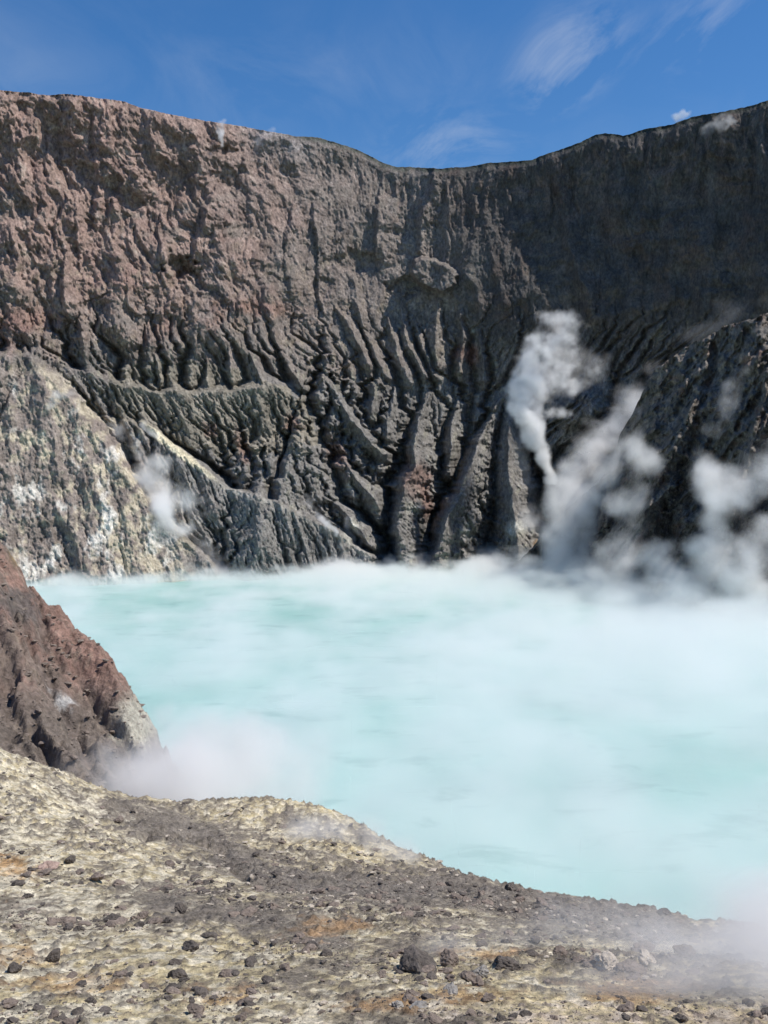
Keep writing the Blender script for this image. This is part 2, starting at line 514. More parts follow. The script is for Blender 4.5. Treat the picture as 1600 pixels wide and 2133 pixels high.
    for (cx, cy, rx, ry, an, dp) in [(380, 556, 38, 22, 12, 9), (392, 590, 34, 34, 25, 4), (845, 598, 40, 22, -20, 6), (745, 545, 50, 26, 0, 4), (640, 690, 46, 26, 25, 4),
                                     (465, 313, 30, 10, 0, 4), (670, 600, 22, 26, 0, 4)]:
        r = ell(S, T, cx, cy, rx, ry, an, 2.0) + 0.75 * fbm(S / 24, T / 24, 4, 0.6, seed=13)
        Yt += dp * ss(1.25, 0.45, r)
    # gullies
    bench = pl(S.ravel(), [(-400, 700), (60, 745), (180, 775), (330, 818), (480, 818), (570, 803), (640, 790), (800, 790), (1060, 800), (1300, 830), (2000, 900)]).reshape(S.shape)
    bench = bench + 14 * fbm(S / 40, T * 0, 3, 0.6, seed=163)
    reset = np.where((np.abs(T - bench) < 6) & (S < 640), 0.0, 1.0)
    reset = np.where(T < 620, 0.96, np.where(T < 760, 0.99, 0.997) * reset)
    dsp = pl(S.ravel(), [(-400, 3000), (280, 3000), (290, 878), (400, 962), (480, 1020), (565, 1044), (640, 1082), (705, 1114), (775, 1162), (800, 3000), (2000, 3000)]).reshape(S.shape)
    front = ss(-4, 14, T - dsp)
    reset = np.where((np.abs(T - dsp) < 5), 0.0, reset)
    amount = (0.12 + (0.78 - 0.22 * mid_) * ss(600, 770, T)) * (1 - 0.9 * hm) * (1 - 0.35 * front)
    Yt = Yt + erode(-Yt, S, T, amount, reset)
    Yt -= 0.7 * fbm(a / 9, b / 12, 4, 0.7, seed=171)
    # knob by the plume
    rb = ell(S, T, 1205, 850, 48, 40, -20, 2.2) + 0.25 * fbm(S / 18, T / 18, 3, seed=19)
    Yt -= 16 * ss(1.3, 0.5, rb)
    Yt += 4 * (1 - ss(0, 22, T - rim[None])) ** 2      # rounded rim edge
    global WALL
    WALL = (s1, rim, Yt)
    X, Yw, Z = W(S, T, Yt)
    # colours
    c = np.zeros(S.shape + (3,)) + np.array((0.185, 0.163, 0.145))
    n1 = fbm(S / 120, T / 120, 4, 0.55, seed=61)
    c = mixc(c, (0.115, 0.108, 0.103), ss(900, 1080, S + 90 * n1) * ss(800, 720, T))  # shadow on the upper right wall deepened by a darker rock colour
    n2 = fbm(S / 35, T / 35, 4, 0.6, seed=62)
    n3 = fbm(a / 14, b / 30, 4, 0.6, seed=63)
    c = mixc(c, (0.27, 0.192, 0.16), ss(900, 250, S + 260 * n1) * ss(780, 560, T + 140 * n1) * 0.95)
    c = mixc(c, (0.31, 0.21, 0.178), ss(0.0, 0.45, n1 + 0.5 * n2) * ss(620, 200, S) * ss(640, 450, T) * 0.6)
    c = mixc(c, (0.19, 0.165, 0.14), ss(0.0, 0.4, fbm(S / 200, T / 70, 4, 0.6, seed=147)) * ss(330, 450, T) * ss(700, 620, T) * 0.75)
    c = mixc(c, (0.20, 0.13, 0.112), ss(0.1, 0.45, fbm(S / 70, T / 110, 4, 0.6, seed=149)) * left * up * 0.6)
    c = mixc(c, (0.40, 0.33, 0.275), ss(0.18, 0.5, fbm(a / 26, b / 46, 4, 0.65, seed=151)) * left * up * 0.6)
    c = mixc(c, (0.225, 0.19, 0.14), ss(0.05, 0.5, n2 + 0.3 * n3) * ss(460, 560, T) * 0.6)
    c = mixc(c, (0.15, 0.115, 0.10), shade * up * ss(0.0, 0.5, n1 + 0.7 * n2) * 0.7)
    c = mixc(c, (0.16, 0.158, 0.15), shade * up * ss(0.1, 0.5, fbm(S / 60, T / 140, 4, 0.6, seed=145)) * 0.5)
    band = np.exp(-((T - 640 - 0.03 * S + 30 * n1) / 38) ** 2)
    c = mixc(c, (0.26, 0.165, 0.125), band * ss(-0.1, 0.45, n2 + 0.5 * n3) * ss(820, 560, S) * 0.55)
    c = mixc(c, (0.185, 0.178, 0.166), ss(740, 830, T + 60 * n1) * 0.8)
    c = mixc(c, (0.25, 0.24, 0.195), low_ * ss(0.1, 0.5, n3 + 0.4 * n2) * 0.7)
    c = mixc(c, (0.21, 0.19, 0.155), ell(S, T, 440, 850, 230, 90, 12) < 1.0 + 0.3 * n2)
    for (cx, cy, rx, ry, an) in [(505, 930, 14, 40, -20), (612, 882, 22, 16, 20), (700, 945, 18, 40, -30), (868, 1000, 30, 42, -25), (890, 1055, 16, 30, 0), (965, 735, 26, 16, 0), (985, 740, 10, 26, 0), (440, 895, 14, 20, -30), (60, 665, 60, 25, 0), (430, 1045, 24, 36, -30), (540, 640, 70, 16, 5)]:
        c = mixc(c, (0.215, 0.125, 0.1), ss(1.5, 0.3, ell(S, T, cx, cy, rx, ry, an) + 0.9 * n2 + 0.5 * n3) * 0.6)
    c = mixc(c, (0.30, 0.27, 0.26), ss(470, 560, S) * ss(700, 600, S) * ss(80, 10, T - rim[None]) * 0.6)
    c = mixc(c, (0.24, 0.19, 0.165), flr * ss(-0.1, 0.3, n3) * 0.7)
    c = mixc(c, (0.05, 0.062, 0.05), ss(14, 3, T - rim[None] + 10 * n2) * ss(560, 640, S) * 0.8)   # scrub darkening along the rim crest
    # altered yellow and white ground on the left hill
    hill = ss(60, -40, S - pl(T.ravel(), [(740, 60), (830, 170), (920, 300), (1000, 370), (1090, 420), (1210, 480)]).reshape(S.shape)) * ss(735, 790, T)
    w1 = ss(0.08, 0.5, n2 + 0.55 * n1 + 0.35 * n3 + 0.30 * np.exp(-((S - 120 - 0.55 * (T - 760)) / 95) ** 2) + 0.16 * ss(1000, 1190, T))
    c = mixc(c, (0.235, 0.195, 0.168), hill * 0.88)
    c = mixc(c, (0.50, 0.44, 0.32), hill * w1 * 0.75)
    c = mixc(c, (0.55, 0.525, 0.47), hill * ss(0.16, 0.5, 0.45 * fbm(S / 15, T / 26, 4, 0.65, seed=66) + 1.1 * fbm(S / 60, T / 85, 4, seed=67) + 0.14 * ss(980, 1180, T)) * 0.9)
    c = mixc(c, (0.19, 0.175, 0.15), hill * ss(0.2, 0.45, fbm(S / 20, T / 60, 4, 0.6, seed=68)) * 0.55)
    c = mixc(c, (0.19, 0.182, 0.168), front * ss(300, 460, S) * ss(830, 780, S) * 0.8)
    c = mixc(c, (0.30, 0.285, 0.25), np.exp(-((T - dsp - 4) / 7) ** 2) * ss(380, 420, S) * 0.7)
    c = mixc(c, (0.62, 0.56, 0.40), ss(1.2, 0.6, ell(S, T, 365, 935, 100, 9, 38) + 0.4 * n2) * 0.9)
    for (cx, cy, rx, ry) in [(728, 1015, 20, 14), (735, 1105, 22, 30), (975, 1105, 22, 30), (860, 1060, 24, 16), (1075, 1105, 28, 26), (985, 690, 8, 10)]:
        c = mixc(c, (0.5, 0.49, 0.42), ss(1.2, 0.3, ell(S, T, cx, cy, rx, ry) + 0.9 * np.abs(n3) + 0.5 * n2) * 0.8)
    c = mixc(c, (0.36, 0.2, 0.07), ss(1.2, 0.4, ell(S, T, 1130, 1135, 18, 14) + 0.4 * n2) * 0.9)
    c = np.clip(c * (1 + (0.6 - 0.3 * hm - 0.42 * shade * up) * fbm(S / 6, T / 9, 3, 0.7, seed=69))[..., None] * (1.02 - 0.3 * shade * up)[..., None], 0.02, 0.8)  # last factor darkens the colour further over the shadowed upper wall
    # back of the rim
    back = 8
    Xb, Yb, Zb = [], [], []
    for k in range(back, 0, -1):
        d = 2.5 * k ** 1.7
        Yk = Yw[0] + d
        Xb.append(X[0] * Yk / Yw[0])
        Yb.append(Yk)
        Zb.append(Z[0] - 0.42 * d - 0.4 * k)
    X = np.vstack([np.array(Xb), X])
    Yw = np.vstack([np.array(Yb), Yw])
    Z = np.vstack([np.array(Zb), Z])
    c = np.concatenate([np.repeat(c[:1], back, 0), c], 0)
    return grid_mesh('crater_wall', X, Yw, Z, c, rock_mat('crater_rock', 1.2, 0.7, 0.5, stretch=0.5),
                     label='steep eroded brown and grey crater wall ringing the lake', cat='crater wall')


wall = build_wall()

# ------------------------------------------------------------------ spur at the right
CREST = [(1040, 1200), (1100, 1150), (1150, 1092), (1187, 1052), (1249, 1001), (1278, 972), (1290, 905), (1317, 862), (1345, 805), (1363, 772), (1392, 750),
         (1430, 722), (1470, 702), (1510, 680), (1551, 669), (1600, 652), (1680, 640), (1800, 740), (2000, 950)]


def build_spur():
    s1 = np.concatenate([np.arange(1040, 1630, 2.0), np.arange(1630, 2000, 9.0)])
    nr = 250
    f = np.linspace(0, 1, nr)
    cr = pl(s1, CREST) + 9 * fbm(s1 / 22, s1 * 0, 5, 0.62, seed=5)
    S = np.repeat(s1[None], nr, 0)
    T = cr[None] + (1275 - cr[None]) * f[:, None]
    Yc = pl(S.ravel(), [(1040, 468), (1200, 450), (1300, 434), (1400, 415), (1600, 376), (2000, 300)]).reshape(S.shape)
    wx = 20 * fbm(S / 90, T / 90, 3, seed=11)
    dd = T - cr[None]
    Y = Yc - 0.15 * np.minimum(dd, 220) - 0.075 * np.maximum(dd - 220, 0)
    aa = S + 0.55 * (T - 900) + wx
    N = 13 * (ridged(aa / 85, T / 200, 3, 0.55, seed=81) - 0.5) + 7 * (ridged((aa + 0.4 * wx) / 38, T / 95, 4, 0.6, seed=83) - 0.5) + 7 * np.abs(fbm(S / 34, T / 34, 4, 0.62, seed=85)) + 1.4 * fbm(S / 8, T / 9, 4, 0.7, seed=86)
    D = np.zeros_like(S)
    seg_ridges(S, T, [
        ([(1600, 655, 2), (1575, 690, 8), (1560, 740, 10), (1555, 770, 6)], 0.2, 0.5, 1.0),
        ([(1480, 700, 3), (1470, 770, 9), (1440, 850, 12), (1415, 900, 15), (1395, 960, 19), (1372, 1000, 22), (1350, 1060, 22), (1320, 1150, 24)], 0.5, 0.22, 1.6),
        ([(1366, 935, 5), (1310, 960, 10), (1249, 1003, 14), (1187, 1055, 16), (1110, 1145, 18)], 0.7, 0.2, 1.5),
        ([(1600, 800, 4), (1570, 900, 10), (1540, 1020, 15), (1510, 1150, 20)], 0.3, 0.4, 1.5),
    ], D)
    Yt = Y - N - D
    global SPUR
    SPUR = (s1, cr, Yt)
    X, Yw, Z = W(S, T, Yt)
    n2 = fbm(S / 35, T / 35, 4, 0.6, seed=62)
    n3 = fbm(S / 16, T / 24, 4, 0.6, seed=64)
    c = np.zeros(S.shape + (3,)) + np.array((0.135, 0.125, 0.112))
    c = mixc(c, (0.24, 0.205, 0.17), ss(-0.05, 0.35, n3 + 0.3 * n2) * ss(300, 40, T - cr[None]))  # sunlit crest painted in: paler colour towards the top of the spur
    c = mixc(c, (0.165, 0.095, 0.07), ss(0.1, 0.5, n2) * 0.6)
    c = np.clip(c * (1 + 0.35 * fbm(S / 6, T / 9, 3, 0.6, seed=69))[..., None], 0.02, 0.8)
    back = 10
    Xb, Yb, Zb = [], [], []
    for k in range(back, 0, -1):
        d = 1.3 * k ** 1.55
        Yk = Yw[0] + d
        Xb.append(X[0] * Yk / Yw[0])
        Yb.append(Yk)
        Zb.append(Z[0] - 1.1 * d)
    X = np.vstack([np.array(Xb), X])
    Yw = np.vstack([np.array(Yb), Yw])
    Z = np.vstack([np.array(Zb), Z])
    c = np.concatenate([np.repeat(c[:1], back, 0), c], 0)
    return grid_mesh('rock_spur', X, Yw, Z, c, rock_mat('spur_rock', 1.2, 0.8, 0.6, stretch=0.55),
                     label='dark jagged rock spur running down to the lake on the right', cat='rock spur')


spur = build_spur()


# ------------------------------------------------------------------ near ground: height fields through surveyed points
def tps(pts, smooth=0.0, pw=1.0):
    p = np.array([W(*q) if len(q) == 3 else q[1:] for q in pts], float)
    xy, z = p[:, :2], p[:, 2]
    n = len(p)

    def ker(d):
        return d ** 2 * np.log(d + 1e-6)
    d = np.hypot(*(xy[:, None] - xy[None]).transpose(2, 0, 1))
    A = np.zeros((n + 3, n + 3))
    A[:n, :n] = ker(d) + smooth * np.eye(n)
    A[:n, n] = A[n, :n] = 1
    A[:n, n + 1:] = xy
    A[n + 1:, :n] = xy.T
    sol = np.linalg.solve(A, np.concatenate([z, [0, 0, 0]]))

    def f(x, y):
        r = sol[n] + sol[n + 1] * x + sol[n + 2] * y
        for i in range(n):
            r = r + sol[i] * ker(np.hypot(x - xy[i, 0], y - xy[i, 1]))
        return r
    return f


# (px, py, depth) seen points; ('w', x, y, z) plain world points behind the crests
FG = [(-300, 2133, 9), (0, 2133, 9), (400, 2133, 9), (800, 2133, 9), (1200, 2133, 9), (1600, 2133, 9), (1900, 2133, 9),
      (0, 2000, 12.2), (400, 2000, 12.4), (800, 2000, 12.6), (1200, 2000, 12.8), (1600, 2010, 12.8),
      (0, 1880, 17), (400, 1890, 17), (800, 1900, 17.5), (1100, 1920, 18), (1390, 1950, 19), (1600, 1965, 19.5),
      (0, 1760, 24), (300, 1790, 24), (600, 1830, 24.5), (900, 1860, 25), (1150, 1890, 25.5),
      (0, 1650, 33), (200, 1710, 32), (430, 1755, 32.5), (600, 1810, 31.5), (800, 1820, 33), (900, 1820, 35),
      (0, 1566, 42), (-250, 1480, 44), (90, 1592, 42), (200, 1655, 40.5), (300, 1675, 42),
      (450, 1677, 46), (560, 1684, 47), (660, 1692, 46.5), (740, 1715, 45), (820, 1755, 42), (900, 1795, 38), (950, 1825, 36),
      (1060, 1848, 33), (1180, 1878, 31), (1290, 1900, 30), (1380, 1904, 28.5), (1430, 1922, 27), (1520, 1934, 26), (1600, 1940, 25.5), (1900, 1960, 25),
      (550, 1730, 40), (700, 1745, 40.5), (300, 1740, 35)]
back_pts = [(-300, 1700, 56), (0, 1780, 53), (100, 1800, 52), (200, 1830, 52), (330, 1860, 55), (450, 1870, 58), (560, 1880, 59), (660, 1890, 58), (760, 1920, 55), (870, 1960, 51), (960, 1990, 47),
            (1080, 2010, 44), (1200, 2030, 42), (1320, 2050, 40), (1400, 2060, 38), (1500, 2080, 36), (1620, 2090, 35), (1900, 2100, 35)]
ground_z = tps(FG + back_pts, smooth=2.0)


def ground_h(x, y, fine=True):
    z = ground_z(x, y)
    sc = np.clip(y / 20, 0.5, 1.6)
    z = z + 0.22 * sc * fbm(x / 2.6, y / 3.4, 4, 0.55, seed=101)
    z = z + 0.10 * sc * np.abs(fbm(x / 0.55, y / 0.7, 3, 0.6, seed=105))
    if fine:
        z = z + 0.10 * clods(x, y) * sc + 0.025 * fbm(x / 0.07, y / 0.09, 2, 0.6, seed=109)
    return z


def clods(x, y):
    """half-buried clasts breaking through the crust, 0..1"""
    f = ss(12, 26, y)
    n = (1 - f) * fbm(x / 0.22, y / 0.27, 3, 0.62, seed=108) + f * fbm(x / 0.4, y / 0.5, 3, 0.62, seed=112) + 0.35 * fbm(x / 2.2, y / 3.0, 3, 0.6, seed=110)
    return ss(0.08, 0.5, n) * (0.6 + 0.6 * n)


def gauss_path(px, py, pts, w):
    best = np.full(px.shape, 1e9)
    p = np.array(pts, float)
    for a, b in zip(p[:-1], p[1:]):
        d = b - a
        q = np.clip(((px - a[0]) * d[0] + (py - a[1]) * d[1]) / (d @ d), 0, 1)
        best = np.minimum(best, np.hypot(px - a[0] - q * d[0], (py - a[1] - q * d[1])))
    return np.exp(-(best / w) ** 2)


def build_ground():
    u = np.concatenate([np.linspace(-2.2, -0.56, 40)[:-1], np.linspace(-0.56, 0.56, 560), np.linspace(0.56, 2.2, 40)[1:]])
    y = np.concatenate([np.linspace(2.5, 7.0, 24)[:-1], 7.0 * (62 / 7.0) ** np.linspace(0, 1, 530)])
    U, Yg = np.meshgrid(u, y)
    X = U * (Yg + 2)
    Z = ground_h(X, Yg)
    px, py = CX + X / Yg * F, HZ + (CAMZ - Z) / Yg * F
    # drainage groove
    g = gauss_path(px, py, [(300, 1742), (350, 1737), (430, 1752), (470, 1775), (490, 1810), (540, 1840), (620, 1858)], 9.0)
    Z = Z - (0.2 + 0.2 * fbm(X / 0.9, Yg / 0.9, 2, seed=131)) * g * (Yg > 22) * (Yg < 45)
    c = np.zeros(X.shape + (3,)) + np.array((0.235, 0.20, 0.155))
    n0 = fbm(X / 5, Yg / 7, 4, 0.55, seed=121)
    n1 = fbm(X / 1.1, Yg / 1.8, 4, 0.6, seed=123)
    n2 = fbm(X / 0.28, Yg / 0.42, 4, 0.65, seed=125)
    # pale yellow-white crust
    zone = pl(px.ravel(), [(-300, 0.35), (0, 0.35), (500, 0.2), (900, 0.12), (1600, 0.05)]).reshape(px.shape)
    dark = gauss_path(px, py, [(260, 1690), (420, 1740), (560, 1830), (760, 1850), (950, 1850), (1150, 1890), (1400, 1925)], 34) + 0.8 * gauss_path(px, py, [(330, 1880), (480, 1900), (700, 1960)], 30)
    crust = ss(-0.15, 0.38, n1 * 0.8 + n2 * 0.75 + 0.7 * n0 + zone - 0.55 * dark)
    c = mixc(c, (0.57, 0.47, 0.27), crust * 0.92)
    c = mixc(c, (0.64, 0.58, 0.46), ss(0.1, 0.5, n2 + 0.5 * n1 + zone - 0.4 * dark) * 0.75)
    c = mixc(c, (0.13, 0.112, 0.098), np.clip(ss(0.04, 0.3, clods(X, Yg)) * 0.9 + 0.5 * ss(0.1, 0.4, fbm(X / 0.33, Yg / 0.4, 4, 0.65, seed=127) + 0.45 * dark + 0.25 * n0), 0, 1) * 0.82)
    c = mixc(c, (0.19, 0.165, 0.14), np.clip(dark, 0, 1) * ss(-0.3, 0.3, n0 + 0.3) * 0.7)
    # iron-stained orange patches
    for (cx, cy, rx, ry) in [(50, 1990, 60, 22), (170, 2050, 80, 22), (20, 1810, 40, 25), (690, 1935, 60, 18), (1000, 1985, 60, 10), (950, 2075, 90, 16), (1320, 2070, 100, 20), (470, 2080, 60, 16), (800, 2095, 80, 12), (30, 1800, 24, 12)]:
        c = mixc(c, (0.45, 0.26, 0.11), ss(1.5, 0.2, ell(px, py, cx, cy, rx * 1.2, ry * 1.1) + 1.3 * n1 + 1.5 * n2) * 0.5)
    c = mixc(c, (0.52, 0.40, 0.33), ss(2050, 2130, py) * ss(500, 1000, px) * ss(-0.1, 0.4, n1 + n2) * 0.5)
    c = np.clip(c * (1 + 0.5 * fbm(X / 0.1, Yg / 0.14, 3, 0.65, seed=129))[..., None] * 0.92, 0.03, 0.8)
    return grid_mesh('ground', X, Yg, Z, c, rock_mat('crust', 0.08, 0.06, 0.52),
                     label='pale yellow crusted rubble ground in the foreground', cat='ground')


ground = build_ground()

RED = [(-300, 1000, 84), (-150, 1040, 82), (0, 1112, 80), (40, 1165, 80), (75, 1232, 79), (118, 1286, 79), (170, 1330, 78), (215, 1372, 77), (262, 1425, 75.5), (300, 1475, 74), (322, 1518, 72.5), (326, 1560, 71), (330, 1600, 69),
       (0, 1250, 73), (0, 1380, 67), (0, 1470, 63), (0, 1545, 59), (-300, 1250, 70), (-300, 1420, 60), (100, 1400, 70), (100, 1500, 65), (200, 1480, 70), (200, 1560, 64), (120, 1570, 60), (290, 1560, 68),
       (300, 1640, 64), (200, 1640, 58), (60, 1640, 55), (-300, 1560, 54),
       (60, 1500, 100), (160, 1600, 97), (260, 1700, 94), (360, 1750, 88), (420, 1720, 80), (420, 1800, 72), (-300, 1400, 105), (-100, 1420, 104)]
red_z = tps(RED, smooth=3.0)


def build_red():
    nu, nv = 330, 360
    X, Yg = np.meshgrid(np.linspace(-46, -10, nu), np.linspace(50, 100, nv))
    Z = red_z(X, Yg)
    # gullies running down towards the viewer's right
    a = X * 0.86 + Yg * 0.50 + 1.2 * fbm(X / 6, Yg / 6, 3, seed=201)
    b = X * 0.5 - Yg * 0.86
    rill = ss(0.55, 0.9, ridged((a + 0.5 * fbm(X / 3, Yg / 3, 3, seed=206)) / 3.4, b / 22, 2, 0.5, seed=204))
    Z = Z + 1.9 * (ridged(a / 6.5, b / 40, 2, 0.5, seed=203) - 0.5) - 0.9 * rill + 0.7 * (ridged(a / 1.7, b / 9, 3, 0.6, seed=205) - 0.5) + 1.0 * fbm(X / 2.2, Yg / 2.2, 5, 0.65, seed=207) + 0.25 * np.abs(fbm(X / 0.5, Yg / 0.5, 3, 0.6, seed=209))
    Z = np.maximum(Z, -2)
    px, py = CX + X / Yg * F, HZ + (CAMZ - Z) / Yg * F
    n1 = fbm(X / 4, Yg / 4, 4, 0.6, seed=211)
    n2 = fbm(X / 1, Yg / 1, 4, 0.6, seed=213)
    c = np.zeros(X.shape + (3,)) + np.array((0.215, 0.165, 0.135))
    c = mixc(c, (0.30, 0.185, 0.145), ss(-0.2, 0.4, n1 + 0.4 * n2 + 0.5 * np.exp(-((px - 0.62 * (py - 1130) - 20) / 70) ** 2) - 0.1) * ss(1560, 1380, py) * 0.9)
    c = mixc(c, (0.42, 0.30, 0.13), ss(1.3, 0.4, ell(px, py, 40, 1150, 20, 30, 0) + 0.4 * n2) * 0.7)
    c = mixc(c, (0.13, 0.115, 0.105), ss(1.25, 0.5, ell(px, py, 40, 1260, 55, 38, 35) + 0.6 * n2) * 0.85)
    c = mixc(c, (0.185, 0.155, 0.13), ss(1400, 1520, py + 60 * n1) * 0.8)
    c = mixc(c, (0.15, 0.12, 0.105), rill * 0.6)
    c = mixc(c, (0.31, 0.25, 0.19), ss(0.1, 0.45, fbm(X / 0.9, Yg / 1.4, 4, 0.65, seed=217)) * 0.5)
    c = mixc(c, (0.52, 0.49, 0.40), ss(1.2, 0.4, ell(px, py, 290, 1500, 62, 70, 30) + 0.5 * n2 + 0.3 * n1) * 0.85)
    c = mixc(c, (0.62, 0.60, 0.57), ss(1.4, 0.3, ell(px, py, 130, 1462, 28, 13, 48) + 1.5 * n2) * 0.85)
    c = np.clip(c * (1 + 0.45 * fbm(X / 0.3, Yg / 0.3, 3, 0.6, seed=215))[..., None] * 0.85, 0.03, 0.8)
    return grid_mesh('hillside', X, Yg, Z, c, rock_mat('red_scree', 0.35, 0.25, 0.4),
                     label='reddish brown scree hillside sloping into the lake on the left', cat='hillside')


red = build_red()

# ------------------------------------------------------------------ lake
def build_lake():
    m = bpy.data.materials.new('lake_water')
    m.use_nodes = True
    t = m.node_tree
    b = t.nodes['Principled BSDF']
    geo = nd(t, 'ShaderNodeNewGeometry')
    mp = nd(t, 'ShaderNodeMapping')
    mp.inputs['Scale'].default_value = (0.016, 0.011, 1)
    t.links.new(geo.outputs['Position'], mp.inputs[0])
    n = nd(t, 'ShaderNodeTexNoise', inp={'Scale': 1.0, 'Detail': 5.0, 'Roughness': 0.6, 'Distortion': 0.8})
    t.links.new(mp.outputs[0], n.inputs['Vector'])
    r = nd(t, 'ShaderNodeValToRGB')
    r.color_ramp.elements[0].position = 0.33
    r.color_ramp.elements[0].color = (0.20, 0.445, 0.395, 1)
    r.color_ramp.elements[1].position = 0.66
    r.color_ramp.elements[1].color = (0.36, 0.545, 0.515, 1)
    t.links.new(n.outputs[0], r.inputs[0])
    # darker teal streaks in the water colour
    mp2 = nd(t, 'ShaderNodeMapping')
    mp2.inputs['Scale'].default_value = (0.07, 0.10, 1)
    t.links.new(geo.outputs['Position'], mp2.inputs[0])
    n3 = nd(t, 'ShaderNodeTexNoise', inp={'Scale': 1.0, 'Detail': 6.0, 'Roughness': 0.65, 'Distortion': 0.4})
    t.links.new(mp2.outputs[0], n3.inputs['Vector'])
    r3 = nd(t, 'ShaderNodeMapRange', inp={1: 0.55, 2: 0.66, 3: 0.0, 4: 0.9})
    t.links.new(n3.outputs[0], r3.inputs[0])
    mx = nd(t, 'ShaderNodeMix', data_type='RGBA')
    mx.inputs['B'].default_value = (0.09, 0.30, 0.27, 1)
    t.links.new(r3.outputs[0], mx.inputs['Factor'])
    t.links.new(r.outputs[0], mx.inputs['A'])
    t.links.new(mx.outputs['Result'], b.inputs['Base Color'])
    b.inputs['Roughness'].default_value = 0.35
    b.inputs['Specular IOR Level'].default_value = 0.25
    n2 = nd(t, 'ShaderNodeTexNoise', inp={'Scale': 0.5, 'Detail': 4.0, 'Roughness': 0.6})
    t.links.new(geo.outputs['Position'], n2.inputs['Vector'])
    bp = nd(t, 'ShaderNodeBump', inp={'Strength': 0.25, 'Distance': 0.4})
    t.links.new(n2.outputs[0], bp.inputs['Height'])
    t.links.new(bp.outputs[0], b.inputs['Normal'])
    X, Y = np.meshgrid(np.linspace(-320, 330, 40), np.linspace(20, 560, 40))
    return grid_mesh('lake', X, Y, X * 0.0, None, m, label='milky turquoise crater lake', cat='lake')


lake = build_lake()


# ------------------------------------------------------------------ steam: fog grids filled from numpy
_G3 = rng.normal(size=(1 << 12, 3)).astype(np.float32)
_G3 /= np.linalg.norm(_G3, axis=1)[:, None]


def pn3(x, y, z, seed=0):
    x, y, z = x + seed * 13.7, y - seed * 7.3, z + seed * 3.9
    xi, yi, zi = np.floor(x).astype(np.int32), np.floor(y).astype(np.int32), np.floor(z).astype(np.int32)
    fx, fy, fz = (x - xi).astype(np.float32), (y - yi).astype(np.float32), (z - zi).astype(np.float32)
    u, v, w = [f * f * (3 - 2 * f) for f in (fx, fy, fz)]
    out = 0.0
    for i in (0, 1):
        wu = u if i else 1 - u
        p1 = _P[(xi + i) & _M]
        for j in (0, 1):
            wv = v if j else 1 - v
            p2 = _P[(p1 + yi + j) & _M]
            for k in (0, 1):
                ww = w if k else 1 - w
                g = _G3[_P[(p2 + zi + k) & _M]]
                out = out + wu * wv * ww * (g[..., 0] * (fx - i) + g[..., 1] * (fy - j) + g[..., 2] * (fz - k))
    return out * 1.6


def fbm3(x, y, z, oct=4, gain=0.55, seed=0):
    s, a, n = 0.0, 1.0, 0.0
    for i in range(oct):
        s = s + a * pn3(x, y, z, seed + i * 2)
        n += a
        a *= gain
        x, y, z = x * 2.07, y * 2.07, z * 2.07
    return s / n


def fog_mat(name, color=(0.97, 0.97, 0.97), g=0.1, step=1.0):
    m = bpy.data.materials.new(name)
    m.use_nodes = True
    t = m.node_tree
    t.nodes.clear()
    out = nd(t, 'ShaderNodeOutputMaterial')
    v = nd(t, 'ShaderNodeVolumePrincipled')
    v.inputs['Color'].default_value = (*color, 1)
    v.inputs['Density'].default_value = 1.0
    v.inputs['Density Attribute'].default_value = 'density'
    v.inputs['Anisotropy'].default_value = g
    t.links.new(v.outputs[0], out.inputs['Volume'])
    m.cycles.volume_step_rate = step
    return m


